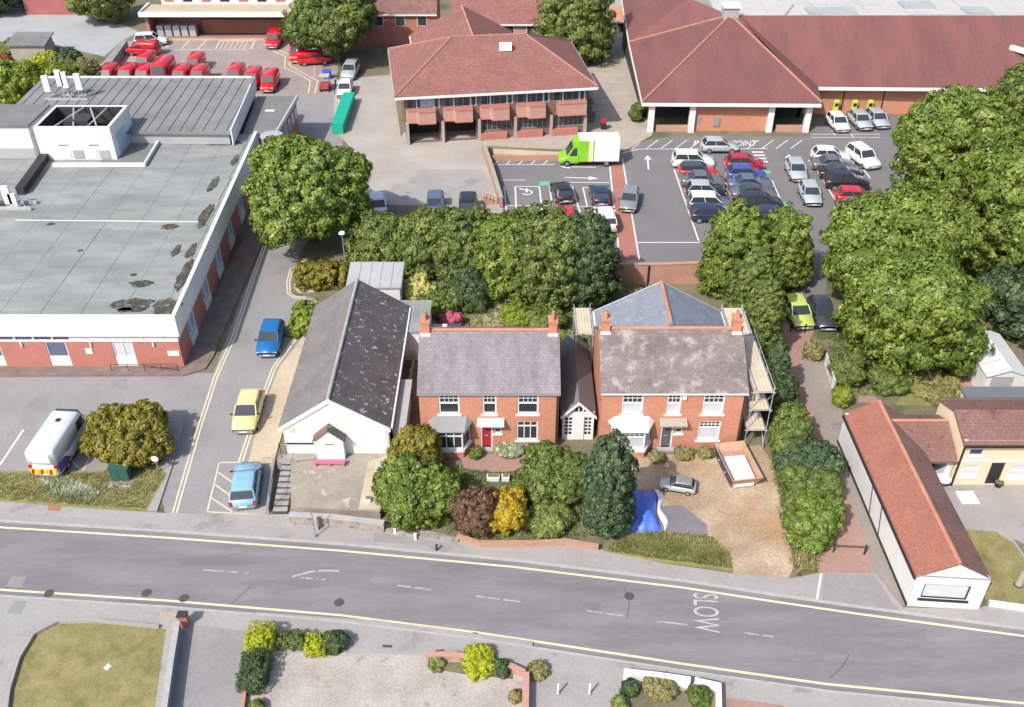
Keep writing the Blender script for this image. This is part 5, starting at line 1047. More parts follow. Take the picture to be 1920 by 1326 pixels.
# builders skip and its load
t = thing('skip', 'builders skip with dark blue side and white sheet load on the sandy yard', 'skip', (*P(1380,886).xy, .03)); t.rotation_euler.z = R(9)
bt_ = [(-.85,-1.35,.05),(.85,-1.35,.05),(.85,1.35,.05),(-.85,1.35,.05)]; tp = [(-1.05,-1.85,1.05),(1.05,-1.85,1.05),(1.05,1.85,1.05),(-1.05,1.85,1.05)]; th_ = .07
ti = [(x*(1-.07/1.05), y*(1-.07/1.85), z) for x,y,z in tp]; bi = [(x*.93, y*.95, .12) for x,y,z in bt_]
lpart(MB().faces(bt_+tp+ti+bi, [(3,2,1,0),(1,2,6,5),(2,3,7,6),(0,1,5,4),(4,5,9,8),(5,6,10,9),(6,7,11,10),(7,4,8,11),(8,9,13,12),(9,10,14,13),(10,11,15,14),(11,8,12,15),(12,13,14,15)]), 'body', M('rusty_skip',(.42,.26,.17),(.52,.36,.26),1.5,.85,.3,coord='obj'), t)
lpart(MB().extr([bt_[0],bt_[3],tp[3],tp[0]],(-.03,0,0)), 'side_plate', plain('navy_skip',(.03,.035,.1),.5), t)
lpart(MB().faces([(-.72,-1.55,.85),(.62,-1.55,.83),(.66,.6,.9),(-.68,.65,.9),(-.72,-1.55,.15),(.62,-1.55,.15),(.66,.6,.15),(-.68,.65,.15)],[(0,1,2,3),(4,5,1,0),(5,6,2,1),(6,7,3,2),(7,4,0,3)]), 'load', white_p, t)
lpart(MB().box(-.8,.8,.7,1.4,.12,.6), 'rubble_load', brickwall, t)
for s in (-1,1): lpart(MB().tube((s*1.04,-.6,.7),(s*1.14,-.6,.7),.05,8).tube((s*1.04,.6,.7),(s*1.14,.6,.7),.05,8), 'lug', metal_g, t)
# ============================================================ FOLIAGE
def crown_mesh(name, lobes, clump, leaf, per, seed, flat=0.0, droop=0.0, core=.7):
    rg = np.random.default_rng(seed); cen = []; outd = []
    for li, lb in enumerate(lobes):
        c = np.array(lb[:3]); r = np.array(lb[3:6]); box = len(lb) > 6
        a, b, cc = r; area = 4*math.pi*(((a*b)**1.6+(a*cc)**1.6+(b*cc)**1.6)/3)**(1/1.6)
        n = max(12, int(area/(clump*clump*(.62 if box else 1.0))))
        d = rg.normal(size=(n,3)); d /= np.linalg.norm(d, axis=1)[:,None]
        if box:
            m = np.abs(d).max(axis=1); s = d/m[:,None]*(.94+.1*rg.random((n,1)))
        else:
            ph = rg.random(6)*6.28
            lump = 1 + .07*np.sin(5*d[:,0]+ph[0])*np.sin(5*d[:,1]+ph[1]) + .06*np.sin(9*d[:,2]+ph[2]) + .05*np.sin(11*d[:,0]+ph[3])*np.sin(10*d[:,2]+ph[4])
            s = d*(lump*(.74+.36*rg.random(n)))[:,None]
        p = c + s*r
        keep = p[:,2] > .08
        for lj, l2 in enumerate(lobes):
            if lj != li:
                q = (p-np.array(l2[:3]))/np.array(l2[3:6])
                keep &= (np.abs(q).max(axis=1) > .8) if len(l2) > 6 else (np.linalg.norm(q, axis=1) > .82)
        nn = d/r; nn /= np.linalg.norm(nn, axis=1)[:,None]
        cen.append(p[keep]); outd.append(nn[keep])
        if not box:
            p2 = c + d[::-1]*r*.76; k2 = p2[:,2] > .08; cen.append(p2[k2]); outd.append(nn[::-1][k2])   # inner sprays behind the outer ones
    cen = np.concatenate(cen); outd = np.concatenate(outd); K = len(cen)
    pr = clump*(.45+.65*rg.random(K)); cnt = np.maximum(6, (per*(pr/clump)**2*1.6).astype(int))
    ci = np.repeat(np.arange(K), cnt); N = len(ci)
    # every puff is a rounded spray of leaves; each leaf faces out of its puff
    ld = rg.normal(size=(N,3)) + outd[ci]*.9 + np.array([0,0,.35]); ld /= np.linalg.norm(ld, axis=1)[:,None]
    pos = cen[ci] + ld*(pr[ci]*(.72+.4*rg.random(N)))[:,None]*np.array([1,1,.8]); pos[:,2] = np.maximum(pos[:,2], .04)
    nrm = ld + outd[ci]*.25 + rg.normal(size=(N,3))*.33; nrm /= np.linalg.norm(nrm, axis=1)[:,None]
    tv = rg.normal(size=(N,3)); tv[:,2] -= .5 + droop*2
    tv -= (tv*nrm).sum(1)[:,None]*nrm; tv /= np.linalg.norm(tv, axis=1)[:,None]; bv = np.cross(nrm, tv)
    sz = leaf*(.55+.6*rg.random((N,1)))
    v0 = pos - tv*sz; v1 = pos + bv*sz*.55; v2 = pos + tv*sz - nrm*sz*.25; v3 = pos - bv*sz*.55
    V = np.stack([v0,v1,v2,v3], 1).reshape(-1,3)
    var = np.clip(.62*rg.random(K)[ci] + .42*rg.random(N), 0, 1); var = np.repeat(var, 4)
    F = [np.arange(N*4).reshape(N,4)]
    # inner core shell, added to stop light showing through the crown
    base = N*4; cv = []; cf = []
    for lb in lobes:
        c = np.array(lb[:3]); r = np.array(lb[3:6])*core; box = len(lb) > 6; nu, nv = 14, 9; o = base + len(cv)
        for j in range(nv+1):
            for i in range(nu):
                th = math.pi*j/nv; ph = 2*math.pi*i/nu; d = np.array([math.sin(th)*math.cos(ph), math.sin(th)*math.sin(ph), math.cos(th)])
                if box: d = d/np.abs(d).max()*1.08
                q = c + d*r*(.86+.22*rg.random()); q[2] = max(q[2], .02); cv.append(q)
        for j in range(nv):
            for i in range(nu): cf.append((o+j*nu+i, o+(j+1)*nu+i, o+(j+1)*nu+(i+1) % nu, o+j*nu+(i+1) % nu))
    V = np.concatenate([V, np.array(cv)]); F.append(np.array(cf)); F = np.concatenate(F).astype(np.int32)
    var = np.concatenate([var, rg.random(len(cv))*.35])  # core keeps to the darkest leaf tones: crown shade put into its colour
    me = bpy.data.meshes.new(name); me.vertices.add(len(V)); me.vertices.foreach_set('co', V.astype(np.float32).ravel())
    me.loops.add(F.size); me.loops.foreach_set('vertex_index', F.ravel()); me.polygons.add(len(F))
    me.polygons.foreach_set('loop_start', np.arange(len(F), dtype=np.int32)*4); me.polygons.foreach_set('loop_total', np.full(len(F), 4, dtype=np.int32))
    at = me.attributes.new('var', 'FLOAT', 'POINT'); at.data.foreach_set('value', var.astype(np.float32)); me.update(calc_edges=True)
    return me
def fit(x0, x1, y0, y1, dfac=.85):
    """ground place, radius and height of a round plant seen in box x0..x1, y0..y1 (y1 = foot)"""
    xc = (x0+x1)/2; f = P(xc, y1); dep = (f - Vector((0,0,CAMH))).dot(Vector((0, cp_, -sp_)))
    r = (x1-x0)/2*dep/FPX; cy = f.y + r*dfac
    r = r*(cy/f.y); top = PY(xc, y0, cy + .35*r); return f.x*(cy/f.y), cy, r, max(top.z, .3)
NSEED = [10]
def plant(name, label, cat, box, mat, kind='round', clump=None, leaf=None, per=16, group=None, lift=.0, ry=None, seed=None, hmax=None, dens=1.0, hset=None):
    NSEED[0] += 1; sd = seed or NSEED[0]; rr_ = random.Random(sd)
    x, y, r, h = fit(*box)
    if hmax: h = min(h, hmax)
    if hset: h = hset
    cl = clump or max(.24, min(.8, r*.19)); r = r if kind == 'hedge' else max(.2, r - (.45 if clump is None else .3)*cl); ryy = ry or r
    t = thing(name, label, cat, (x, y, 0), group)
    z0 = h*lift
    if kind == 'round':
        lobes = [(0,0,z0+(h-z0)*.5,r*.86,ryy*.86,(h-z0)*.5)]
        lobes[0] = (0,0,z0+(h-z0)*.46,r*.86,ryy*.86,(h-z0)*.46)
        for k in range(11):
            a = k*2.4 + rr_.random()*.7; q = .27+.2*rr_.random(); el = rr_.uniform(-.6,1.2)
            d_ = .62+.14*rr_.random(); hh = (h-z0)*.5
            lobes.append((math.cos(a)*math.cos(el)*r*d_, math.sin(a)*math.cos(el)*ryy*d_, z0+hh*.98+math.sin(el)*hh*d_, r*q*1.1, ryy*q*1.1, min(r,hh)*q))
    elif kind == 'bush':
        lobes = [(0,0,h*.42,r*.9,ryy*.9,h*.56)]
        lobes = [(0,0,h*.4,r*.8,ryy*.8,h*.5)]
        for k in range(8):
            a = k*2.4 + rr_.random(); dd = .4+.3*rr_.random(); q = .32+.22*rr_.random(); zz = rr_.uniform(.25,.72)
            lobes.append((math.cos(a)*r*dd, math.sin(a)*ryy*dd, h*zz, r*q, ryy*q, min(h*.3, max(r*q, h*.16))))
    elif kind == 'cone':
        lobes = []; n = 5
        for k in range(n):
            f = k/(n-1); lobes.append(((rr_.random()-.5)*r*.15, (rr_.random()-.5)*ryy*.15, h*(.2+.66*f), r*(.98-.68*f), ryy*(.98-.68*f), h*(.24-.1*f)))
    elif kind == 'column':
        lobes = [(0,0,h*.5,r*.95,ryy*.95,h*.52),(0,0,h*.25,r,ryy,h*.26),((rr_.random()-.5)*r*.3,0,h*.78,r*.62,ryy*.62,h*.22)]
    elif kind == 'hedge': lobes = [(0,0,h*.5,r,ryy,h*.5,1)]
    lf = leaf or cl*.24 + .02; per = per*3 if clump is None else int(per*1.6)
    me = crown_mesh('crown', lobes, cl/math.sqrt(dens), lf, per, sd, droop=.8 if name == 'willow_tree' else 0)
    me.materials.append(LG[mat]); o = bpy.data.objects.new('crown', me); C.objects.link(o); o.parent = t
    if kind == 'round' or name.endswith('tree'):
        tr = MB(); rb = max(.08, r*.06); tr.tube((x,y,-.05),(x,y,h*.5),rb*1.3,8,rb*.7)
        for k in range(4):
            a = k*1.6+rr_.random(); tr.tube((x,y,h*.32),(x+math.cos(a)*r*.5,y+math.sin(a)*ryy*.5,h*.62),rb*.6,6,rb*.25)
        tr.build('trunk', bark, t)
    else:
        tr = MB()
        for k in range(3): a = k*2.1; tr.tube((x+.04*math.cos(a),y+.04*math.sin(a),-.02),(x+math.cos(a)*r*.3,y+math.sin(a)*ryy*.3,h*.45),max(.02,r*.03),5)
        tr.build('stem', bark, t)
    return t
# big trees
plant('broadleaf_tree','large round broadleaf tree at the bend of the side road','tree',(482,706,256,500),'green',lift=.16,seed=21,dens=1.15)
plant('broadleaf_tree','tall broadleaf tree overhanging the short row of black cars','tree',(1632,1850,172,470),'green',lift=.15,seed=22)
plant('broadleaf_tree','spreading broadleaf tree beside the lane end of the car park','tree',(1512,1750,345,640),'green',lift=.03,seed=23)
plant('broadleaf_tree','broadleaf tree shading the garden above the white fence panels','tree',(1552,1785,470,738),'green',lift=.03,seed=24)
plant('broadleaf_tree','broadleaf tree with bright crown between the pale garage and car park','tree',(1725,1990,240,590),'green',lift=.03,seed=25)
plant('broadleaf_tree','dark tree in front of the long maroon supermarket wing','tree',(1812,2010,116,360),'mid',lift=.12,seed=26)
plant('conifer_tree','dark blue green tree standing over the pale garage','tree',(1812,1995,490,668),'blue',kind='round',seed=27,dens=1.2)
plant('broadleaf_tree','large tree overhanging the cluster of red vans','tree',(556,720,-60,140),'mid',lift=.15,seed=28)
plant('broadleaf_tree','pale green tree between the pale yard and loading shed','tree',(148,268,-70,58),'willow',lift=.1,seed=29)
plant('willow_tree','weeping willow beside the slab walkway','tree',(1000,1148,-60,132),'willow',kind='column',seed=30)
plant('broadleaf_tree','bright green tree below the antenna panels','tree',(-15,110,108,232),'bright',lift=.05,seed=31)
plant('broadleaf_tree','bright yellow green tree beside the ribbed hall','tree',(62,170,120,215),'bright',lift=.05,seed=32)
plant('garden_bush','small dark bush beside the pale yard','bush',(118,160,85,135),'dark',kind='bush'); plant('garden_bush','yellow topped bush beside the grey shed roof','bush',(66,112,98,130),'lime',kind='bush')
plant('garden_bush','russet bush beside the grey shed','bush',(-12,30,102,135),'brown',kind='bush').children[0].data.materials[0] = leafmat('leaf_russet',(.25,.05,.02),(.4,.1,.04))
for k, (a, b, c_, d) in enumerate(((0,60,76,104),(46,108,78,106),(100,160,100,140),(150,200,100,165))): plant('scrub_bush',('scrubby bush between russet bush and the pale yard','scrubby bush above the grey shed roof','scrubby bush below the small dark bush','scrubby bush at the corner of the red van row')[k],'bush',(a,b,c_,d),'dry' if k % 2 else 'willow',kind='bush',group='scrub along the pale yard')
plant('garden_bush','mid green bush between bright tree and scrub','bush',(100,185,120,175),'mid',kind='bush'); plant('garden_bush','loose green bush before the small dark roofed shed','bush',(-10,60,160,200),'green',kind='bush')
plant('broadleaf_tree','dark trees corner beyond the brick block','tree',(-60,60,-60,40),'dark',lift=.1)
# tall hedge trees behind the gardens
HT = [((655,790,402,516),'mid','hedge tree overhanging the white hall roof'),((728,880,398,528),'mid','hedge tree above the lemon yellow shrub'),((815,955,396,548),'mid','broad hedge tree in the middle of the tall garden hedge'),
 ((885,1030,398,570),'green','bright hedge tree behind the wooden bench'),((955,1105,396,592),'mid','tall hedge tree above the clipped garden shrub'),((1030,1155,402,588),'dark','dark hedge tree at the red walkway end of the hedge')]
for bx, m, lb in HT: plant('hedge_tree', lb+', dense and unclipped', 'tree', bx, m, kind='column', group='tall garden hedge', per=16, dens=1.2)
plant('hedge_tree','drooping conifer with dark hollow beside the sandy garden patch','tree',(830,935,498,590),'dark',kind='cone'); plant('garden_bush','green shrub between lemon shrub and drooping conifer','bush',(790,880,540,600),'mid',kind='bush')
CR = [((1352,1446,470,640),'mid','conifer filling the gap behind the blue slate wing scaffold','column'),((1302,1428,388,572),'green','tall conifer beside the supermarket car park and blue slate roof','column'),((1396,1506,394,556),'green','tall conifer next to the lime green car','column'),((1380,1450,530,690),'mid','conifer behind the scaffold platform','column'),((1418,1466,640,765),'dark','narrow conifer beside the lower scaffold decks','column')]
for bx, m, lb, kd in CR: plant('conifer_tree', lb, 'tree', bx, m, kind=kd, group='conifers along the block drive', dens=1.3)
HR = [((1412,1490,690,800),'dark','dark leafy hedge clump beside the lower scaffold deck'),((1424,1516,755,880),'mid','leafy hedge clump above the skip'),((1436,1564,818,930),'blue','round blue green hedge clump beside the red drive'),((1448,1566,880,985),'mid','dense hedge clump midway along the sandy yard'),((1456,1560,925,1040),'green','bright hedge clump at street end of the red drive')]
for bx, m, lb in HR: plant('hedge_bush', lb, 'bush', bx, m, kind='bush', group='hedge between sandy yard and red drive', dens=1.3)
# front gardens
plant('garden_bush','large bright green bush beside the church terrace','bush',(712,866,868,1003),'green',kind='bush',clump=.36,leaf=.13,per=22)
plant('conifer_tree','olive topped conifer between church and bay window','tree',(738,834,802,905),'olive',kind='column',clump=.32,leaf=.12,per=22)
plant('garden_bush','brown withered bush behind the broken front wall','bush',(848,940,905,1018),'brown',kind='bush',clump=.3,leaf=.09,per=22); plant('garden_bush','golden yellow bush beside the brown withered bush','bush',(902,990,912,1010),'gold',kind='bush',clump=.28,leaf=.1,per=22)
plant('garden_bush','dark green bush before the right half of the purple slate house','bush',(965,1098,838,960),'mid',kind='bush',clump=.36,leaf=.12,per=22)
plant('garden_bush','low pale green bush behind the front wall','bush',(985,1078,950,1012),'willow',kind='bush',clump=.28,leaf=.09,per=22)
plant('conifer_tree','tall dark clipped conifer beside the blue tarpaulin','tree',(1088,1180,820,1020),'blue',kind='column',clump=.32,leaf=.1,per=26)
plant('garden_bush','olive and yellow bush on the forecourt corner','bush',(178,342,762,884),'olive',kind='bush',clump=.36,leaf=.13,per=22)
plant('garden_bush','lemon yellow shrub behind the church annexe','bush',(754,820,516,582),'lemon',kind='bush',hset=2.6); plant('garden_bush','green shrub below the lemon yellow shrub','bush',(790,850,548,606),'green',kind='bush')
plant('flowering_shrub','pink flowering shrub beside the dark blue lean-to','bush',(826,868,568,620),'pink',kind='bush',hset=1.2)
plant('garden_bush','yellow green round shrub beside the sandy garden patch','bush',(938,996,562,622),'bright',kind='bush',hset=1.9); plant('garden_bush','green shrub behind the chimney with two pots','bush',(985,1060,575,640),'green',kind='bush',hset=2.0); plant('garden_bush','dark shrub in the gap between the two brick houses','bush',(1046,1085,585,670),'mid',kind='bush',hset=2.2)
plant('hedge','trimmed hedge beside the double yellow lined corner','hedge',(565,650,500,552),'olive',kind='hedge',hset=1.6,ry=1.2,clump=.35,leaf=.14); plant('hedge','narrow bright hedge beside the blue hatchback','hedge',(555,592,568,622),'bright',kind='hedge',hset=1.5,ry=1.5,clump=.35,leaf=.14)
plant('garden_bush','small green bush on the red drive above the white fence','bush',(1500,1538,636,680),'dry',kind='bush'); plant('garden_bush','green bush in the shade beside the white fence panels','bush',(1545,1610,660,735),'mid',kind='bush',hset=2.5); plant('garden_bush','bright bush at the back corner of the long cottage','bush',(1555,1590,715,770),'bright',kind='bush',hset=1.8)
plant('garden_bush','tan dry bush in the red garden soil','bush',(1768,1802,672,718),'dry',kind='bush').children[0].data.materials[0] = leafmat('leaf_tan',(.3,.17,.09),(.42,.26,.15))
plant('garden_bush','low bushy shrub on dry grass behind the orange roof','bush',(1690,1800,735,760),'dry',kind='bush',hset=.5)
plant('garden_bush','shrub in shadow behind the cottage patio','bush',(1620,1690,700,745),'mid',kind='bush',hset=1.6); plant('climbing_plant','leafy climber beside the supermarket left columns','bush',(1178,1206,140,232),'mid',kind='bush',hset=2.6)
for k, (a, b, c_, d, lb) in enumerate(((1150,1165,830,865,'weed clump beside the white bay window'),(1215,1245,838,870,'weed clump left of the grey front door'),(1262,1300,838,865,'weed clump right of the grey front door'),(1305,1335,838,862,'weed clump below the blinded window'))): plant('weed_clump', lb, 'weeds', (a,b,c_,d), 'dry', kind='bush', hset=.45, clump=.2, leaf=.08)
for a, b, c_, d, lb in ((880,905,836,862,'small shrub left of the red front door'),(925,985,832,862,'flowering plants right of the red front door'),(985,1035,830,860,'leafy plants below the three light window')): plant('border_plant', lb, 'plant', (a,b,c_,d), 'pale' if a == 925 else 'mid', kind='bush', hset=.6, clump=.2, leaf=.08)
# clipped hedges south of the street
plant('hedge','golden clipped hedge end beside the mews road','hedge',(474,518,1186,1228),'lime',kind='hedge',hset=1.2,ry=.75,clump=.13,leaf=.05,per=9)
plant('hedge','dark green clipped hedge beside the mews road','hedge',(462,508,1226,1290),'dark',kind='hedge',hset=1.2,ry=1.0,clump=.13,leaf=.05,per=9)
plant('hedge','low dark green hedge along the gravel forecourt','hedge',(530,584,1182,1228),'mid',kind='hedge',hset=.7,ry=.45,clump=.13,leaf=.05,per=9); plant('hedge','golden clump in the low forecourt hedge','hedge',(580,614,1184,1232),'lime',kind='hedge',hset=.85,ry=.5,clump=.13,leaf=.05,per=9)
plant('hedge','rounded dark end of the low forecourt hedge','hedge',(608,656,1186,1232),'dark',kind='bush',hset=.9,clump=.22,leaf=.07,per=26)
plant('garden_bush','golden green shrub behind the curved brick wall','bush',(862,932,1236,1272),'lime',kind='bush',hset=.7,clump=.22,leaf=.07,per=22); plant('garden_bush','small green shrub at the end of the curved brick wall','bush',(804,838,1238,1258),'willow',kind='bush',hset=.45,clump=.18,leaf=.07); plant('garden_bush','dark green shrub at the brick corner','bush',(922,958,1240,1272),'dark',kind='bush',hset=.7,clump=.2,leaf=.07)
plant('garden_bush','yellowing shrub in the narrow bed by the brick pillar','bush',(955,978,1270,1320),'dry',kind='bush',hset=.6,clump=.2,leaf=.07); plant('garden_bush','low green shrub on the pavement edge by the pillar','bush',(988,1030,1246,1278),'dry',kind='bush',hset=.5,clump=.2,leaf=.07)
for a, b, c_, d, m, lb in ((1165,1195,1278,1310,'dark','dark shrub at the corner of the white front wall'),(1205,1265,1285,1320,'dry','yellow green shrub behind the white front wall'),(1285,1330,1285,1330,'mid','green shrub in the corner of the white front wall'),(1145,1175,1310,1340,'willow','small shrub at the drive edge'),(470,498,1296,1345,'willow','green shrub below the dark clipped hedge')): plant('garden_bush', lb, 'bush', (a,b,c_,d), m, kind='bush', hset=.7, clump=.2, leaf=.07)
# loose grass and flowers
def tufts(name, label, polys, n, size, mat, seed, z=.1):
    rg = random.Random(seed); q = [P(*p) for p in polys]; xs = [p.x for p in q]; ys = [p.y for p in q]; V = []; F = []; var = []
    def ins(x, y):
        c = False; j = len(q)-1
        for i in range(len(q)):
            if (q[i].y > y) != (q[j].y > y) and x < (q[j].x-q[i].x)*(y-q[i].y)/(q[j].y-q[i].y)+q[i].x: c = not c
            j = i
        return c
    while len(F) < n:
        x = rg.uniform(min(xs), max(xs)); y = rg.uniform(min(ys), max(ys))
        if not ins(x, y): continue
        vv = .5+.28*math.sin(x*1.9+2*math.sin(y*2.3))+.28*math.sin(y*3.1+x*.7) + rg.uniform(-.3,.3); vv = max(0, min(1, vv))
        for b in range(4):
            a = rg.random()*6.28; h = size*(.5+rg.random()); dx, dy = math.cos(a), math.sin(a); o = len(V); l = (.4+rg.random()*1.3)*h
            V += [(x-dy*size*.16,y+dx*size*.16,z-.02),(x+dy*size*.16,y-dx*size*.16,z-.02),(x+dx*l+dy*size*.06,y+dy*l-dx*size*.06,z+h),(x+dx*l-dy*size*.06,y+dy*l+dx*size*.06,z+h)]
            F.append((o,o+1,o+2,o+3)); var += [min(1, vv*.7+rg.random()*.3)]*4
    me = bpy.data.meshes.new(name); me.from_pydata(V, [], F); at = me.attributes.new('var', 'FLOAT', 'POINT'); at.data.foreach_set('value', var)
    me.materials.append(LG[mat]); o = bpy.data.objects.new(name, me); C.objects.link(o); tag(o, label, 'grass', kind='stuff'); return o
tufts('grass', 'long rough grass on the bank by the sandy yard', [(1135,1035),(1180,1006),(1250,1002),(1333,1012),(1364,1042),(1368,1068),(1240,1052)], 9000, .11, 'willow', 1, .16)
tufts('grass', 'straw coloured seeding grass on the bank by the sandy yard', [(1135,1035),(1180,1006),(1250,1002),(1333,1012),(1364,1042),(1368,1068),(1240,1052)], 5000, .13, 'dry', 11, .16)
tufts('ground_cover', 'tangled green ground cover between the front garden bushes', [(725,975),(860,880),(985,890),(1130,880),(1150,1000),(1060,1015),(905,1012),(800,990)], 9000, .14, 'mid', 12, .0)
tufts('ground_cover', 'weedy growth under the hedge by the sandy yard', [(1440,850),(1560,850),(1545,1040),(1480,1060)], 3000, .16, 'mid', 13, .0)
tufts('ground_cover', 'low green growth in the gardens behind the brick houses', [(770,560),(1140,540),(1110,640),(860,625)], 7000, .2, 'willow', 14, .0)
tufts('ground_cover', 'shaded undergrowth below the big trees beside the alley', [(1545,600),(1800,600),(1780,740),(1570,745)], 5000, .22, 'mid', 15, .0)
tufts('grass', 'rough grass on the verge round the green cabinet', [(-100,890),(180,890),(292,874),(308,894),(272,956),(118,948),(0,938),(-100,932)], 12000, .11, 'dry', 2, .11)
tufts('wild_flowers', 'white flowering weeds on the grass verge', [(75,905),(120,895),(190,930),(165,948),(100,930)], 3500, .13, 'pale', 3, .16)
tufts('grass', 'scrubby weeds at the street end of the bright hedge', [(1488,1040),(1535,1035),(1530,1072),(1492,1080)], 900, .2, 'dry', 4, .02)
tufts('grass', 'rough garden grass behind the scaffolded house', [(1130,560),(1200,530),(1250,545),(1150,590)], 900, .2, 'dry', 5, .0)
# ============================================================ WALLS, STEPS, STREET FURNITURE
tr = [(545,868,T),(742,842,T),(735,905,T),(712,960,T),(545,950,T)]
tp_ = [P(*q) for q in tr]
struct(MB().prism([(p.x,p.y) for p in tp_],0,T).build('terrace', terrace_m), 'raised concrete terrace before the white church')
struct(MB().prism([(-15.6,tp_[0].y+.01),(-7.6,tp_[1].y+.0),(-7.6,48.19),(-15.6,48.19)],0,T-.02).build('terrace', terrace_m), 'terrace strip along the church front')
def lowwall(label, name, pts, h, th, mat, cap=None, cat='wall', z0=0.0):
    q = [P(*p) for p in pts]; t = thing(name, label, cat, (q[0].x,q[0].y,z0))
    MB().strip(q,-th/2,th/2,z0,z0+h).build('body', mat, t)
    if cap: MB().strip(q,-th/2-.05,th/2+.05,z0+h,z0+h+.07).build('coping', cap, t)
    return t
lowwall('rubble stone retaining wall below the church terrace','stone_wall',[(545,982),(620,986),(722,998)],T+.1,.3,rubble,kerbstone)
lowwall('low pale wall under the big bright bush','garden_wall',[(724,998),(790,1010),(860,1017)],.3,.2,rubble)
for x, y in ((742,997),(780,1008)):
    p = P(x,y); t = thing('wall_post', 'short white post at the foot of the bright green bush', 'post', (p.x,p.y-.25,.1), 'short posts at the bush'); MB().box(p.x-.07,p.x+.07,p.y-.32,p.y-.18,.1,.55).build('shaft', white_p, t); MB().box(p.x-.09,p.x+.09,p.y-.34,p.y-.16,.55,.6).build('cap', white_p, t)
lowwall('low broken brick front wall behind the pavement','brick_wall',[(858,1012),(900,1026),(1000,1025),(1060,1022),(1122,1032)],.45,.25,brickwall)
lowwall('dark retaining wall beside the stone steps','stone_wall',[(503,962),(512,900),(516,868)],.5,.16,grey_p)
st = thing('stone_steps', 'flight of shallow stone steps beside the church terrace', 'steps', P(525,960))
a = P(525,964); b = P(545,852,T)
for k in range(10):
    f0_, f1_ = k/10, (k+1)/10; q0 = a.lerp(b,f0_); q1 = a.lerp(b,f1_)
    MB().extr([(q0.x-.47,q0.y+.12,.1+T*.85*f1_),(q0.x+.45,q0.y+.12,.1+T*.85*f1_),(q1.x+.45,q1.y-.0,.1+T*.85*f1_),(q1.x-.47,q1.y-.0,.1+T*.85*f1_)],(0,0,-.1-T*.85*f1_)).build('step', paving2, st)
    MB().box(q0.x-.47,q0.x+.45,q0.y-.0,q0.y+.119,0,.07+T*.85*f1_).build('riser', darkstone, st)
r_ = MB()
for k in range(4): q = a.lerp(b,.1+k*.28); r_.tube((q.x-.55,q.y,0),(q.x-.55,q.y,1.5+k*.15),.025,6)
q0 = a.lerp(b,.1); q1 = a.lerp(b,.94); r_.tube((q0.x-.55,q0.y,1.5),(q1.x-.55,q1.y,1.95),.025,6); r_.build('handrail', black_p, st)
pk = thing('bench', 'low pink painted bench below the church porch', 'bench', P(618,872,T))
q0 = P(590,873,T); q1 = P(648,873,T); MB().box(q0.x,q1.x,q0.y-.15,q0.y+.2,T+.28,T+.36).build('seat', pinkred, pk)
for x in (q0.x+.1,(q0.x+q1.x)/2,q1.x-.1): MB().box(x-.06,x+.06,q0.y-.12,q0.y+.17,T,T+.28).build('leg', pinkred, pk)
o = MB().poly([(p.x,p.y,T+.004) for p in [P(672,955,T),P(710,957,T),P(733,905,T),P(738,850,T),P(690,866,T)]]).build('terrace_patch', tanwalk); struct(o, 'tan worn corner of the church terrace')
# odds on the terrace
ws = thing('planter', 'white broken planter on the church terrace edge', 'planter', P(690,940,T)); q = P(690,940,T); MB().box(q.x-.2,q.x+.2,q.y-.2,q.y+.2,T,T+.3).build('tub', white_p, ws, bevel=.05); MB().box(q.x-.14,q.x+.14,q.y-.14,q.y+.14,T+.3,T+.33).build('soil', earth, ws)
ws = thing('signboard', 'pale grey leaning board beside the bright bush', 'board', P(714,886,T)); q = P(714,886,T); MB().extr([(q.x-.4,q.y,T),(q.x+.3,q.y-.2,T),(q.x+.35,q.y+.1,T+.75),(q.x-.35,q.y+.3,T+.75)],(0,.04,.0)).build('board', felt_lt, ws); MB().tube((q.x,q.y+.6,T),(q.x,q.y+.2,T+.7),.03,5).build('prop', wood_g, ws)
p = P(597,986); t = thing('post', 'short pale concrete post before the rubble wall', 'post', (p.x,p.y-.4,.1)); MB().box(p.x-.09,p.x+.09,p.y-.5,p.y-.3,.1,1.15).build('shaft', kerbstone, t); MB().box(p.x-.11,p.x+.11,p.y-.52,p.y-.28,1.15,1.2).build('cap', kerbstone, t)
p = P(592,1009); t = thing('sign_pole', 'slim dark sign pole at the kerb before the church', 'pole', (p.x,p.y,.1)); MB().tube((p.x,p.y,.1),(p.x,p.y,2.3),.035,6).build('pole', grey_p, t); MB().tube((p.x,p.y,.1),(p.x,p.y,.3),.07,8).build('base', grey_p, t)
p = P(819,1034); t = thing('bollard', 'short black bollard on the pavement by the brown bush', 'bollard', (p.x,p.y,.1)); MB().tube((p.x,p.y,.1),(p.x,p.y,.55),.07,8).build('shaft', black_p, t); MB().tube((p.x,p.y,.55),(p.x,p.y,.62),.09,8,.03).build('cap', black_p, t)
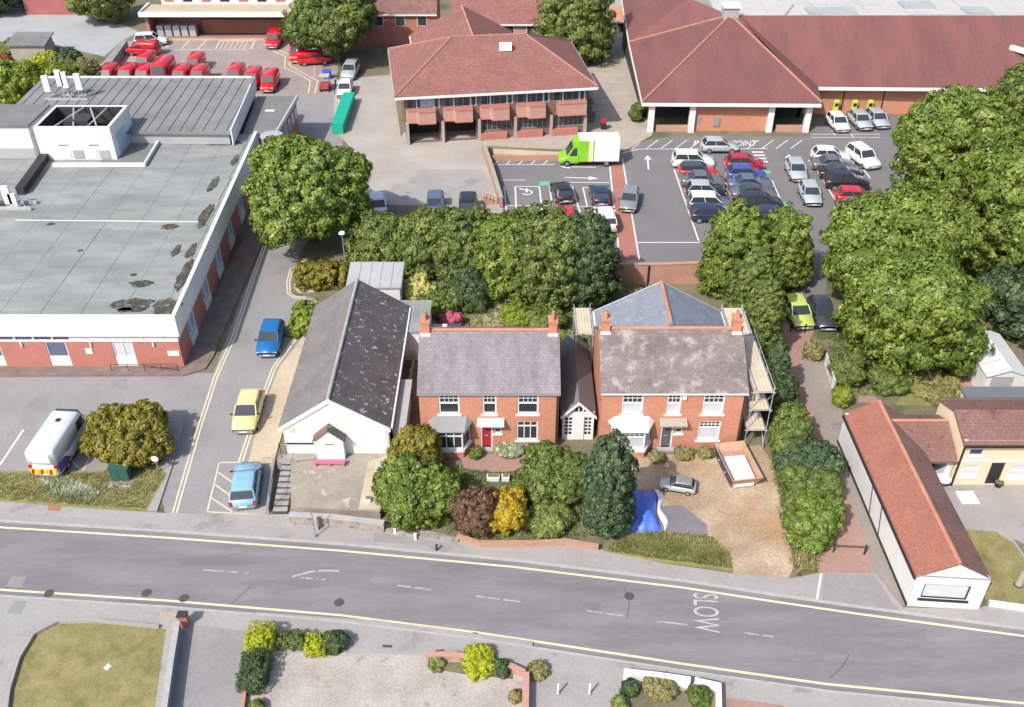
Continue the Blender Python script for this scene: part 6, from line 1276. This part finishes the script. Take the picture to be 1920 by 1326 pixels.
# green cabinet
q = P(228,904); t = thing('utility_cabinet', 'dark green utility cabinet on the grass verge', 'cabinet', (q.x,q.y,.11))
MB().box(q.x-.62,q.x+.62,q.y-.05,q.y+.5,.11,1.15).build('body', plain('cabinet_green',(.03,.09,.07),.5), t, bevel=.03); MB().box(q.x-.66,q.x+.66,q.y-.09,q.y+.54,1.15,1.22).build('lid', bpy.data.materials['cabinet_green'], t)
for s in (-.31,.31): MB().box(q.x+s-.28,q.x+s+.28,q.y-.07,q.y-.052,.2,1.08).build('door', bpy.data.materials['cabinet_green'], t)
MB().prism([(q.x-.9,q.y-.6),(q.x+.75,q.y-.6),(q.x+.9,q.y+.1),(q.x-.75,q.y+.1)],.1,.13).build('base', kerbstone, t)
q = P(291,862,1.2); t = thing('road_sign', 'small white round sign in the olive bush edge', 'sign', (q.x,q.y,0)); MB().tube((q.x,q.y,0),(q.x,q.y,1.5),.03,6).build('post', grey_p, t); MB().tube((q.x,q.y-.03,1.3),(q.x,q.y-.06,1.3),.24,14).build('disc', white_p, t)
# ramp rail at flat roofed building
rl = thing('handrail', 'black ramp handrail along the red brick wall', 'handrail', (-28,58.1,.14)); m_ = MB()
q0 = P(213,694); q1 = P(336,696)
for f in (0,.25,.5,.75,1): x = q0.x+(q1.x-q0.x)*f; m_.tube((x,58.15,.1),(x,58.15,.75),.025,5)
m_.build('posts', black_p, rl); MB().tube((q0.x,58.15,.75),(q1.x,58.15,.75),.03,5).build('top_rail', black_p, rl); MB().tube((q0.x+2.4,58.15,.7),(q1.x,58.15,.25),.03,5).build('slope_rail', black_p, rl)
# fences
def panel_fence(label, pts, h, mat, postm, plen=1.8, name='panel_fence'):
    q = [P(*p) for p in pts]; t = thing(name, label, 'fence', (q[0].x,q[0].y,0))
    for A, B in zip(q[:-1], q[1:]):
        L = (B-A).length; n = max(1, round(L/plen)); l = L/n
        for k in range(n):
            MB().seg(A,B,k*l+.06,(k+1)*l-.06,.05,h,-.03,.03).build('panel', mat, t); MB().seg(A,B,k*l-.05,k*l+.05,0,h+.08,-.05,.05).build('post', postm, t)
        MB().seg(A,B,L-.05,L+.05,0,h+.08,-.05,.05).build('post', postm, t)
    return t
panel_fence('white panel fence beside the brown alley',[(1545,684),(1562,738)],1.1,white_p,grey_p,1.0)
panel_fence('weathered fence between the church and purple slate house',[(752,846),(762,760),(776,690),(785,640)],.9,wood_g,boards,1.8)
panel_fence('grey fence at the far side of the round tree',[(700,402),(905,402)],1.0,wood_g,wood_g,2.0)
lowwall('tall brick wall with pier at the end of the car park','brick_wall',[(1150,533),(1232,533),(1312,530)],2.0,.25,brickwall,brickpink)
p = P(1213,533); t = thing('wall_buttress', 'black drainpipe post on the car park brick wall', 'pipe', (p.x,p.y-.2,0)); MB().tube((p.x,p.y-.22,0),(p.x,p.y-.22,2.0),.08,6).build('shaft', black_p, t); MB().box(p.x-.1,p.x+.1,p.y-.32,p.y-.12,0,.12).build('shoe', black_p, t)
lowwall('brick wall with coping dividing the service yard from the car park','brick_wall',[(906,283),(922,330),(940,390)],1.1,.3,brickwall,wood_g)
lowwall('low brick wall along the narrow car park bays','brick_wall',[(922,302),(1048,300)],.6,.25,brickwall)
bs = thing('brick_steps', 'brick steps with white rail beside the service yard wall', 'steps', P(915,385))
q = P(905,384)
for k in range(4): MB().box(q.x+k*.35,q.x+k*.35+.34,q.y,q.y+1.2,0,.7-.17*k).build('step', brickwall, bs)
MB().tube((q.x,q.y,0),(q.x,q.y,1.5),.03,5).tube((q.x+1.4,q.y,0),(q.x+1.4,q.y,.95),.03,5).tube((q.x,q.y,1.5),(q.x+1.4,q.y,.95),.03,5).tube((q.x,q.y,1.1),(q.x+1.4,q.y,.55),.03,5).build('rail', boards, bs)
t = lowwall('grey concrete wall beside the van yard','concrete_wall',[(210,132),(238,92)],1.2,.6,felt)
# bins, chargers, lamps
for k, (x, lb) in enumerate(((1564,'lime green charger nearest the pyramid roof'),(1598,'lime green charger in the middle of three'),(1627,'lime green charger nearest the trees'))):
    p = PY(x,215,wr0.y+.45); t = thing('car_charger', lb, 'charger', (p.x,p.y,.0), 'car chargers'); MB().box(p.x-.3,p.x+.3,p.y-.2,p.y+.2,.0,1.9).build('body', lime_m, t, bevel=.04); MB().box(p.x-.2,p.x+.2,p.y-.22,p.y-.205,1.2,1.6).build('screen', black_p, t); MB().tube((p.x+.3,p.y-.1,1.3),(p.x+.36,p.y-.35,.5),.03,5).build('cable', black_p, t)
def lamp(label, base, h, name='street_lamp'):
    t = thing(name, label, 'lamp', (base.x,base.y,0)); MB().tube((base.x,base.y,0),(base.x,base.y,h),.06,8,.04).build('pole', grey_p, t); MB().tube((base.x,base.y,0),(base.x,base.y,.9),.1,8).build('base', grey_p, t); MB().tube((base.x,base.y,h),(base.x,base.y,h+.14),.3,12,.22).build('head', white_p, t)
lamp('slim lamp post with round white head behind the church', P(649,505), 3.6)
p = P(1131,243); t = thing('litter_bin', 'red and black litter bin at the office corner', 'bin', (p.x,p.y,.11)); MB().box(p.x-.3,p.x+.3,p.y-.3,p.y+.3,.11,.8).build('body', black_p, t, bevel=.04); MB().box(p.x-.33,p.x+.33,p.y-.33,p.y+.33,.8,1.25).build('lid', lamp_r, t, bevel=.08)
p = P(614,147); t = thing('crate_bin', 'blue plastic bin beside the van yard exit', 'bin', (p.x,p.y,.016)); MB().box(p.x-.5,p.x+.5,p.y-.4,p.y+.4,.016,1.0).build('body', plain('blue_plastic',(.03,.14,.5),.5), t, bevel=.06); MB().box(p.x-.53,p.x+.53,p.y-.43,p.y+.43,1.0,1.08).build('lid', bpy.data.materials['blue_plastic'], t)
p = P(609,172); t = thing('pallet_truck', 'small brown red tow tractor beside the van yard exit', 'tractor', (p.x,p.y,.016))
MB().box(p.x-.6,p.x+.6,p.y-.2,p.y+1.2,.3,.9).build('body', M('tractor_red',(.3,.05,.04),(.36,.08,.06),2), t, bevel=.08); MB().box(p.x-.6,p.x+.6,p.y+.2,p.y+1.3,1.75,1.85).build('canopy', tanwalk, t)
for sx in (-.52,.52):
    for sy in (0,1.0): MB().tube((p.x+sx-.08,p.y+sy,.3),(p.x+sx+.08,p.y+sy,.3),.28,10).build('wheel', rubber, t)
    for sy in (.3,1.15): MB().tube((p.x+sx,p.y+sy,.85),(p.x+sx,p.y+sy,1.75),.04,5).build('post', grey_p, t)
t = thing('storage_container', 'long teal ribbed container beside the service yard', 'container', P(633,246))
c0 = P(634,252); 
MB().box(c0.x-.65,c0.x+.65,c0.y,c0.y+10.0,.0,1.1).build('body', teal_m, t, bevel=.05)
for k in range(6): MB().box(c0.x-.7,c0.x+.7,c0.y+.05+k*1.66,c0.y+1.6+k*1.66,1.1,1.2).build('lid', teal_m, t, bevel=.03)
# blue tarpaulin over a heap
n, m_ = 14, 18; V = []; F = []; rr = random.Random(4)
c0 = [P(1180,922),P(1226,920),P(1240,998),P(1178,1000)]
for j in range(m_+1):
    for i in range(n+1):
        u, v = i/n, j/m_; p = (c0[0]*(1-u)+c0[1]*u)*(1-v) + (c0[3]*(1-u)+c0[2]*u)*v
        ed = min(u,1-u,v,1-v); z = .05 + .55*min(1,ed*4)**.6 + .05*math.sin(9*u+3*v) + .06*math.sin(14*u*v+5*u) + rr.random()*.03
        V.append((p.x+.12*math.sin(7*v)*(u-.2), p.y, z if ed > 0 else .03))
for j in range(m_):
    for i in range(n): F.append((j*(n+1)+i,(j+1)*(n+1)+i,(j+1)*(n+1)+i+1,j*(n+1)+i+1))
me = bpy.data.meshes.new('tarpaulin'); me.from_pydata(V,[],F); me.polygons.foreach_set('use_smooth',[True]*len(F)); me.materials.append(tarp_m); o = bpy.data.objects.new('tarpaulin', me); C.objects.link(o); tag(o,'blue tarpaulin spread over a heap beside the dark conifer','tarpaulin')
V = []; F = []; n = 16
for j in range(n+1):
    v = j/n; p = P(1226+16*v+3*math.sin(9*v), 922+78*v)
    for i in range(5): u = i/4; V.append((p.x+.05+u*(.32+.14*math.sin(11*v+1)), p.y-.1*u, .04+.26*math.sin(math.pi*min(1,u+.15))*(.6+.4*math.sin(7*v))+.02))
for j in range(n):
    for i in range(4): F.append((j*5+i,(j+1)*5+i,(j+1)*5+i+1,j*5+i+1))
me = bpy.data.meshes.new('plastic_sheet'); me.from_pydata(V,[],F); me.polygons.foreach_set('use_smooth',[True]*len(F)); me.materials.append(white_p); o = bpy.data.objects.new('plastic_sheet', me); C.objects.link(o); tag(o,'crumpled white plastic sheet along the blue tarpaulin edge','sheet')
# garden furniture
t = thing('bench', 'weathered wooden bench at the foot of the garden hedge', 'bench', P(968,570)); q = P(968,572)
for k in range(3): MB().box(q.x-1.0,q.x+1.0,q.y+.16*k,q.y+.13+.16*k,.42,.46).build('seat_slat', wood_g, t)
for k in range(3): MB().box(q.x-1.0,q.x+1.0,q.y+.5,q.y+.54,.55+.15*k,.66+.15*k).build('back_slat', wood_g, t)
for x in (-.9,.9):
    MB().box(q.x+x-.04,q.x+x+.04,q.y,q.y+.06,0,.42).build('leg', wood_g, t); MB().box(q.x+x-.04,q.x+x+.04,q.y+.46,q.y+.54,0,1.0).build('leg', wood_g, t)
for x, lb, w_ in ((925,'larger white garden trough on the front path',.42),(948,'smaller white garden trough beside the larger one',.26)):
    q = P(x,900); t = thing('garden_trough', lb, 'trough', (q.x,q.y,0)); MB().box(q.x-w_,q.x+w_,q.y-.22,q.y+.22,0,.4).build('tub', white_p, t, bevel=.04); MB().box(q.x-w_+.07,q.x+w_-.07,q.y-.15,q.y+.15,.39,.42).build('soil', earth, t)
# gate across the block drive, green sign
q0 = P(1562,1036); q1 = P(1620,1040); t = thing('barrier', 'low dark metal barrier across the red block drive', 'barrier', ((q0.x+q1.x)/2,q0.y,.02))
MB().tube((q0.x,q0.y,0),(q0.x,q0.y,.7),.04,6).build('post', black_p, t); MB().tube((q1.x,q1.y,0),(q1.x,q1.y,.8),.06,6).build('post', black_p, t); MB().tube((q0.x,q0.y,.62),(q1.x,q1.y,.68),.03,6).build('bar', black_p, t)
q = P(1530,1042); t = thing('notice_board', 'small bright green notice board beside the hedge end', 'sign', (q.x,q.y,0)); MB().tube((q.x-.18,q.y,0),(q.x-.18,q.y,1.0),.025,5).tube((q.x+.18,q.y,0),(q.x+.18,q.y,1.0),.025,5).build('legs', grey_p, t); MB().box(q.x-.25,q.x+.25,q.y-.06,q.y-.03,.35,1.0).build('board', plain('sign_green',(.1,.5,.08),.5), t)
for x, y in ((1482,622),(1508,624)):
    q = P(x,y); t = thing('bollard', 'low dark bollard below the lime green hatchback', 'bollard', (q.x,q.y,.02), 'bollards on the block drive'); MB().tube((q.x,q.y,0),(q.x,q.y,.8),.06,8).build('shaft', black_p, t); MB().tube((q.x,q.y,.8),(q.x,q.y,.86),.075,8,.03).build('cap', black_p, t)
# south side walls
lowwall('low pale kerb wall curving round the sunburnt lawn','edging_wall',[(8,1400),(20,1300),(38,1240),(66,1194),(112,1170),(180,1168),(300,1180)],.22,.12,paving2,z0=.1)
t = lowwall('grey boundary wall between the lawn path and the mews road','boundary_wall',[(338,1185),(326,1262),(300,1450)],.75,.22,grey_p,kerbstone,z0=.1)
q = P(348,1176); t = thing('gate_post', 'dark brick pier at the end of the boundary wall', 'pier', (q.x-.1,q.y,.1)); MB().box(q.x-.28,q.x+.22,q.y-.1,q.y+.3,.1,.95).build('shaft', brick87, t); MB().box(q.x-.31,q.x+.25,q.y-.13,q.y+.33,.95,1.02).build('cap', darkroom, t)
lowwall('curved brick wall along the gravel forecourt','brick_wall',[(800,1238),(850,1238),(905,1246),(960,1260),(984,1272)],.4,.2,brickwall,brickpink,z0=.1)
lowwall('brick wall running from the corner pillar','brick_wall',[(986,1276),(984,1400)],.6,.25,brickwall,brickpink,z0=.1)
lowwall('brick edging beside the dark clipped hedge','brick_wall',[(463,1290),(450,1400)],.3,.15,brickwall,z0=.1)
lowwall('white rendered low front wall with shrubs behind','white_wall',[(1168,1274),(1230,1281),(1292,1290)],.6,.2,render_w,white_p,z0=.1); lowwall('white corner wall turning down beside the red paving','white_wall',[(1300,1291),(1344,1298),(1346,1400)],.6,.2,render_w,white_p,z0=.1)
for x, lb in ((1046,'white post on the grey drive beside the brick pillar'),(1105,'white post on the grey drive nearer the white wall')):
    q = P(x,1304); t = thing('drive_post', lb, 'post', (q.x,q.y,.1)); MB().tube((q.x,q.y,.1),(q.x,q.y,.95),.06,8).build('shaft', white_p, t); MB().tube((q.x,q.y,.1),(q.x,q.y,.16),.12,8).build('foot', grey_p, t)
q = P(203,1252); t = thing('lawn_marker', 'small white stone lying on the sunburnt lawn', 'stone', (q.x,q.y,.108)); o = MB().faces([(q.x-.2,q.y-.1,.1),(q.x+.05,q.y-.28,.1),(q.x+.22,q.y+.05,.1),(q.x,q.y+.3,.1),(q.x-.05,q.y-.02,.22),(q.x+.07,q.y+.04,.21)],[(0,1,4),(1,5,4),(1,2,5),(2,3,5),(3,4,5),(3,0,4),(0,3,2,1)]).build('stone', white_p, t)
lowwall('low white wall between the mown lawn and the pavement','white_wall',[(1852,1136),(1922,1146),(2100,1168)],.35,.25,render_w,z0=.05)
lowwall('pale curved edging of the mown lawn','edging_wall',[(1870,998),(1898,1016),(1918,1046),(1960,1100)],.18,.12,paving2)
q = P(1909,1098); t = thing('log', 'dark upright stump on the mown lawn', 'stump', (q.x,q.y,.02)); MB().tube((q.x,q.y,0),(q.x+.08,q.y+.1,1.0),.22,10,.16).build('trunk', wood_g, t); MB().tube((q.x,q.y,0),(q.x,q.y,.12),.3,10,.22).build('root_flare', bark, t)
q = P(1815,935); t = thing('paving_sheet', 'white sheet lying in the grey courtyard', 'sheet', (q.x,q.y,.02)); MB().box(q.x-.6,q.x+.55,q.y-.5,q.y+.6,.02,.07).build('sheet', white_p, t); MB().box(q.x-.58,q.x+.53,q.y+.5,q.y+.58,.07,.12).build('fold', white_p, t)
q = P(1764,912); t = thing('garden_table', 'white round table in the cottage courtyard', 'table', (q.x,q.y,.02)); MB().tube((q.x,q.y,.68),(q.x,q.y,.72),.5,14).build('top', white_p, t); MB().tube((q.x,q.y,.02),(q.x,q.y,.68),.05,6).build('leg', white_p, t)
q = P(1868,908); t = thing('plant_pot', 'round black pot beside the black cottage door', 'pot', (q.x,q.y-.2,.02)); MB().tube((q.x,q.y-.2,.02),(q.x,q.y-.2,.4),.2,12,.3).build('pot', black_p, t); MB().tube((q.x,q.y-.2,.4),(q.x,q.y-.2,.44),.26,12,.1).build('soil', earth, t)
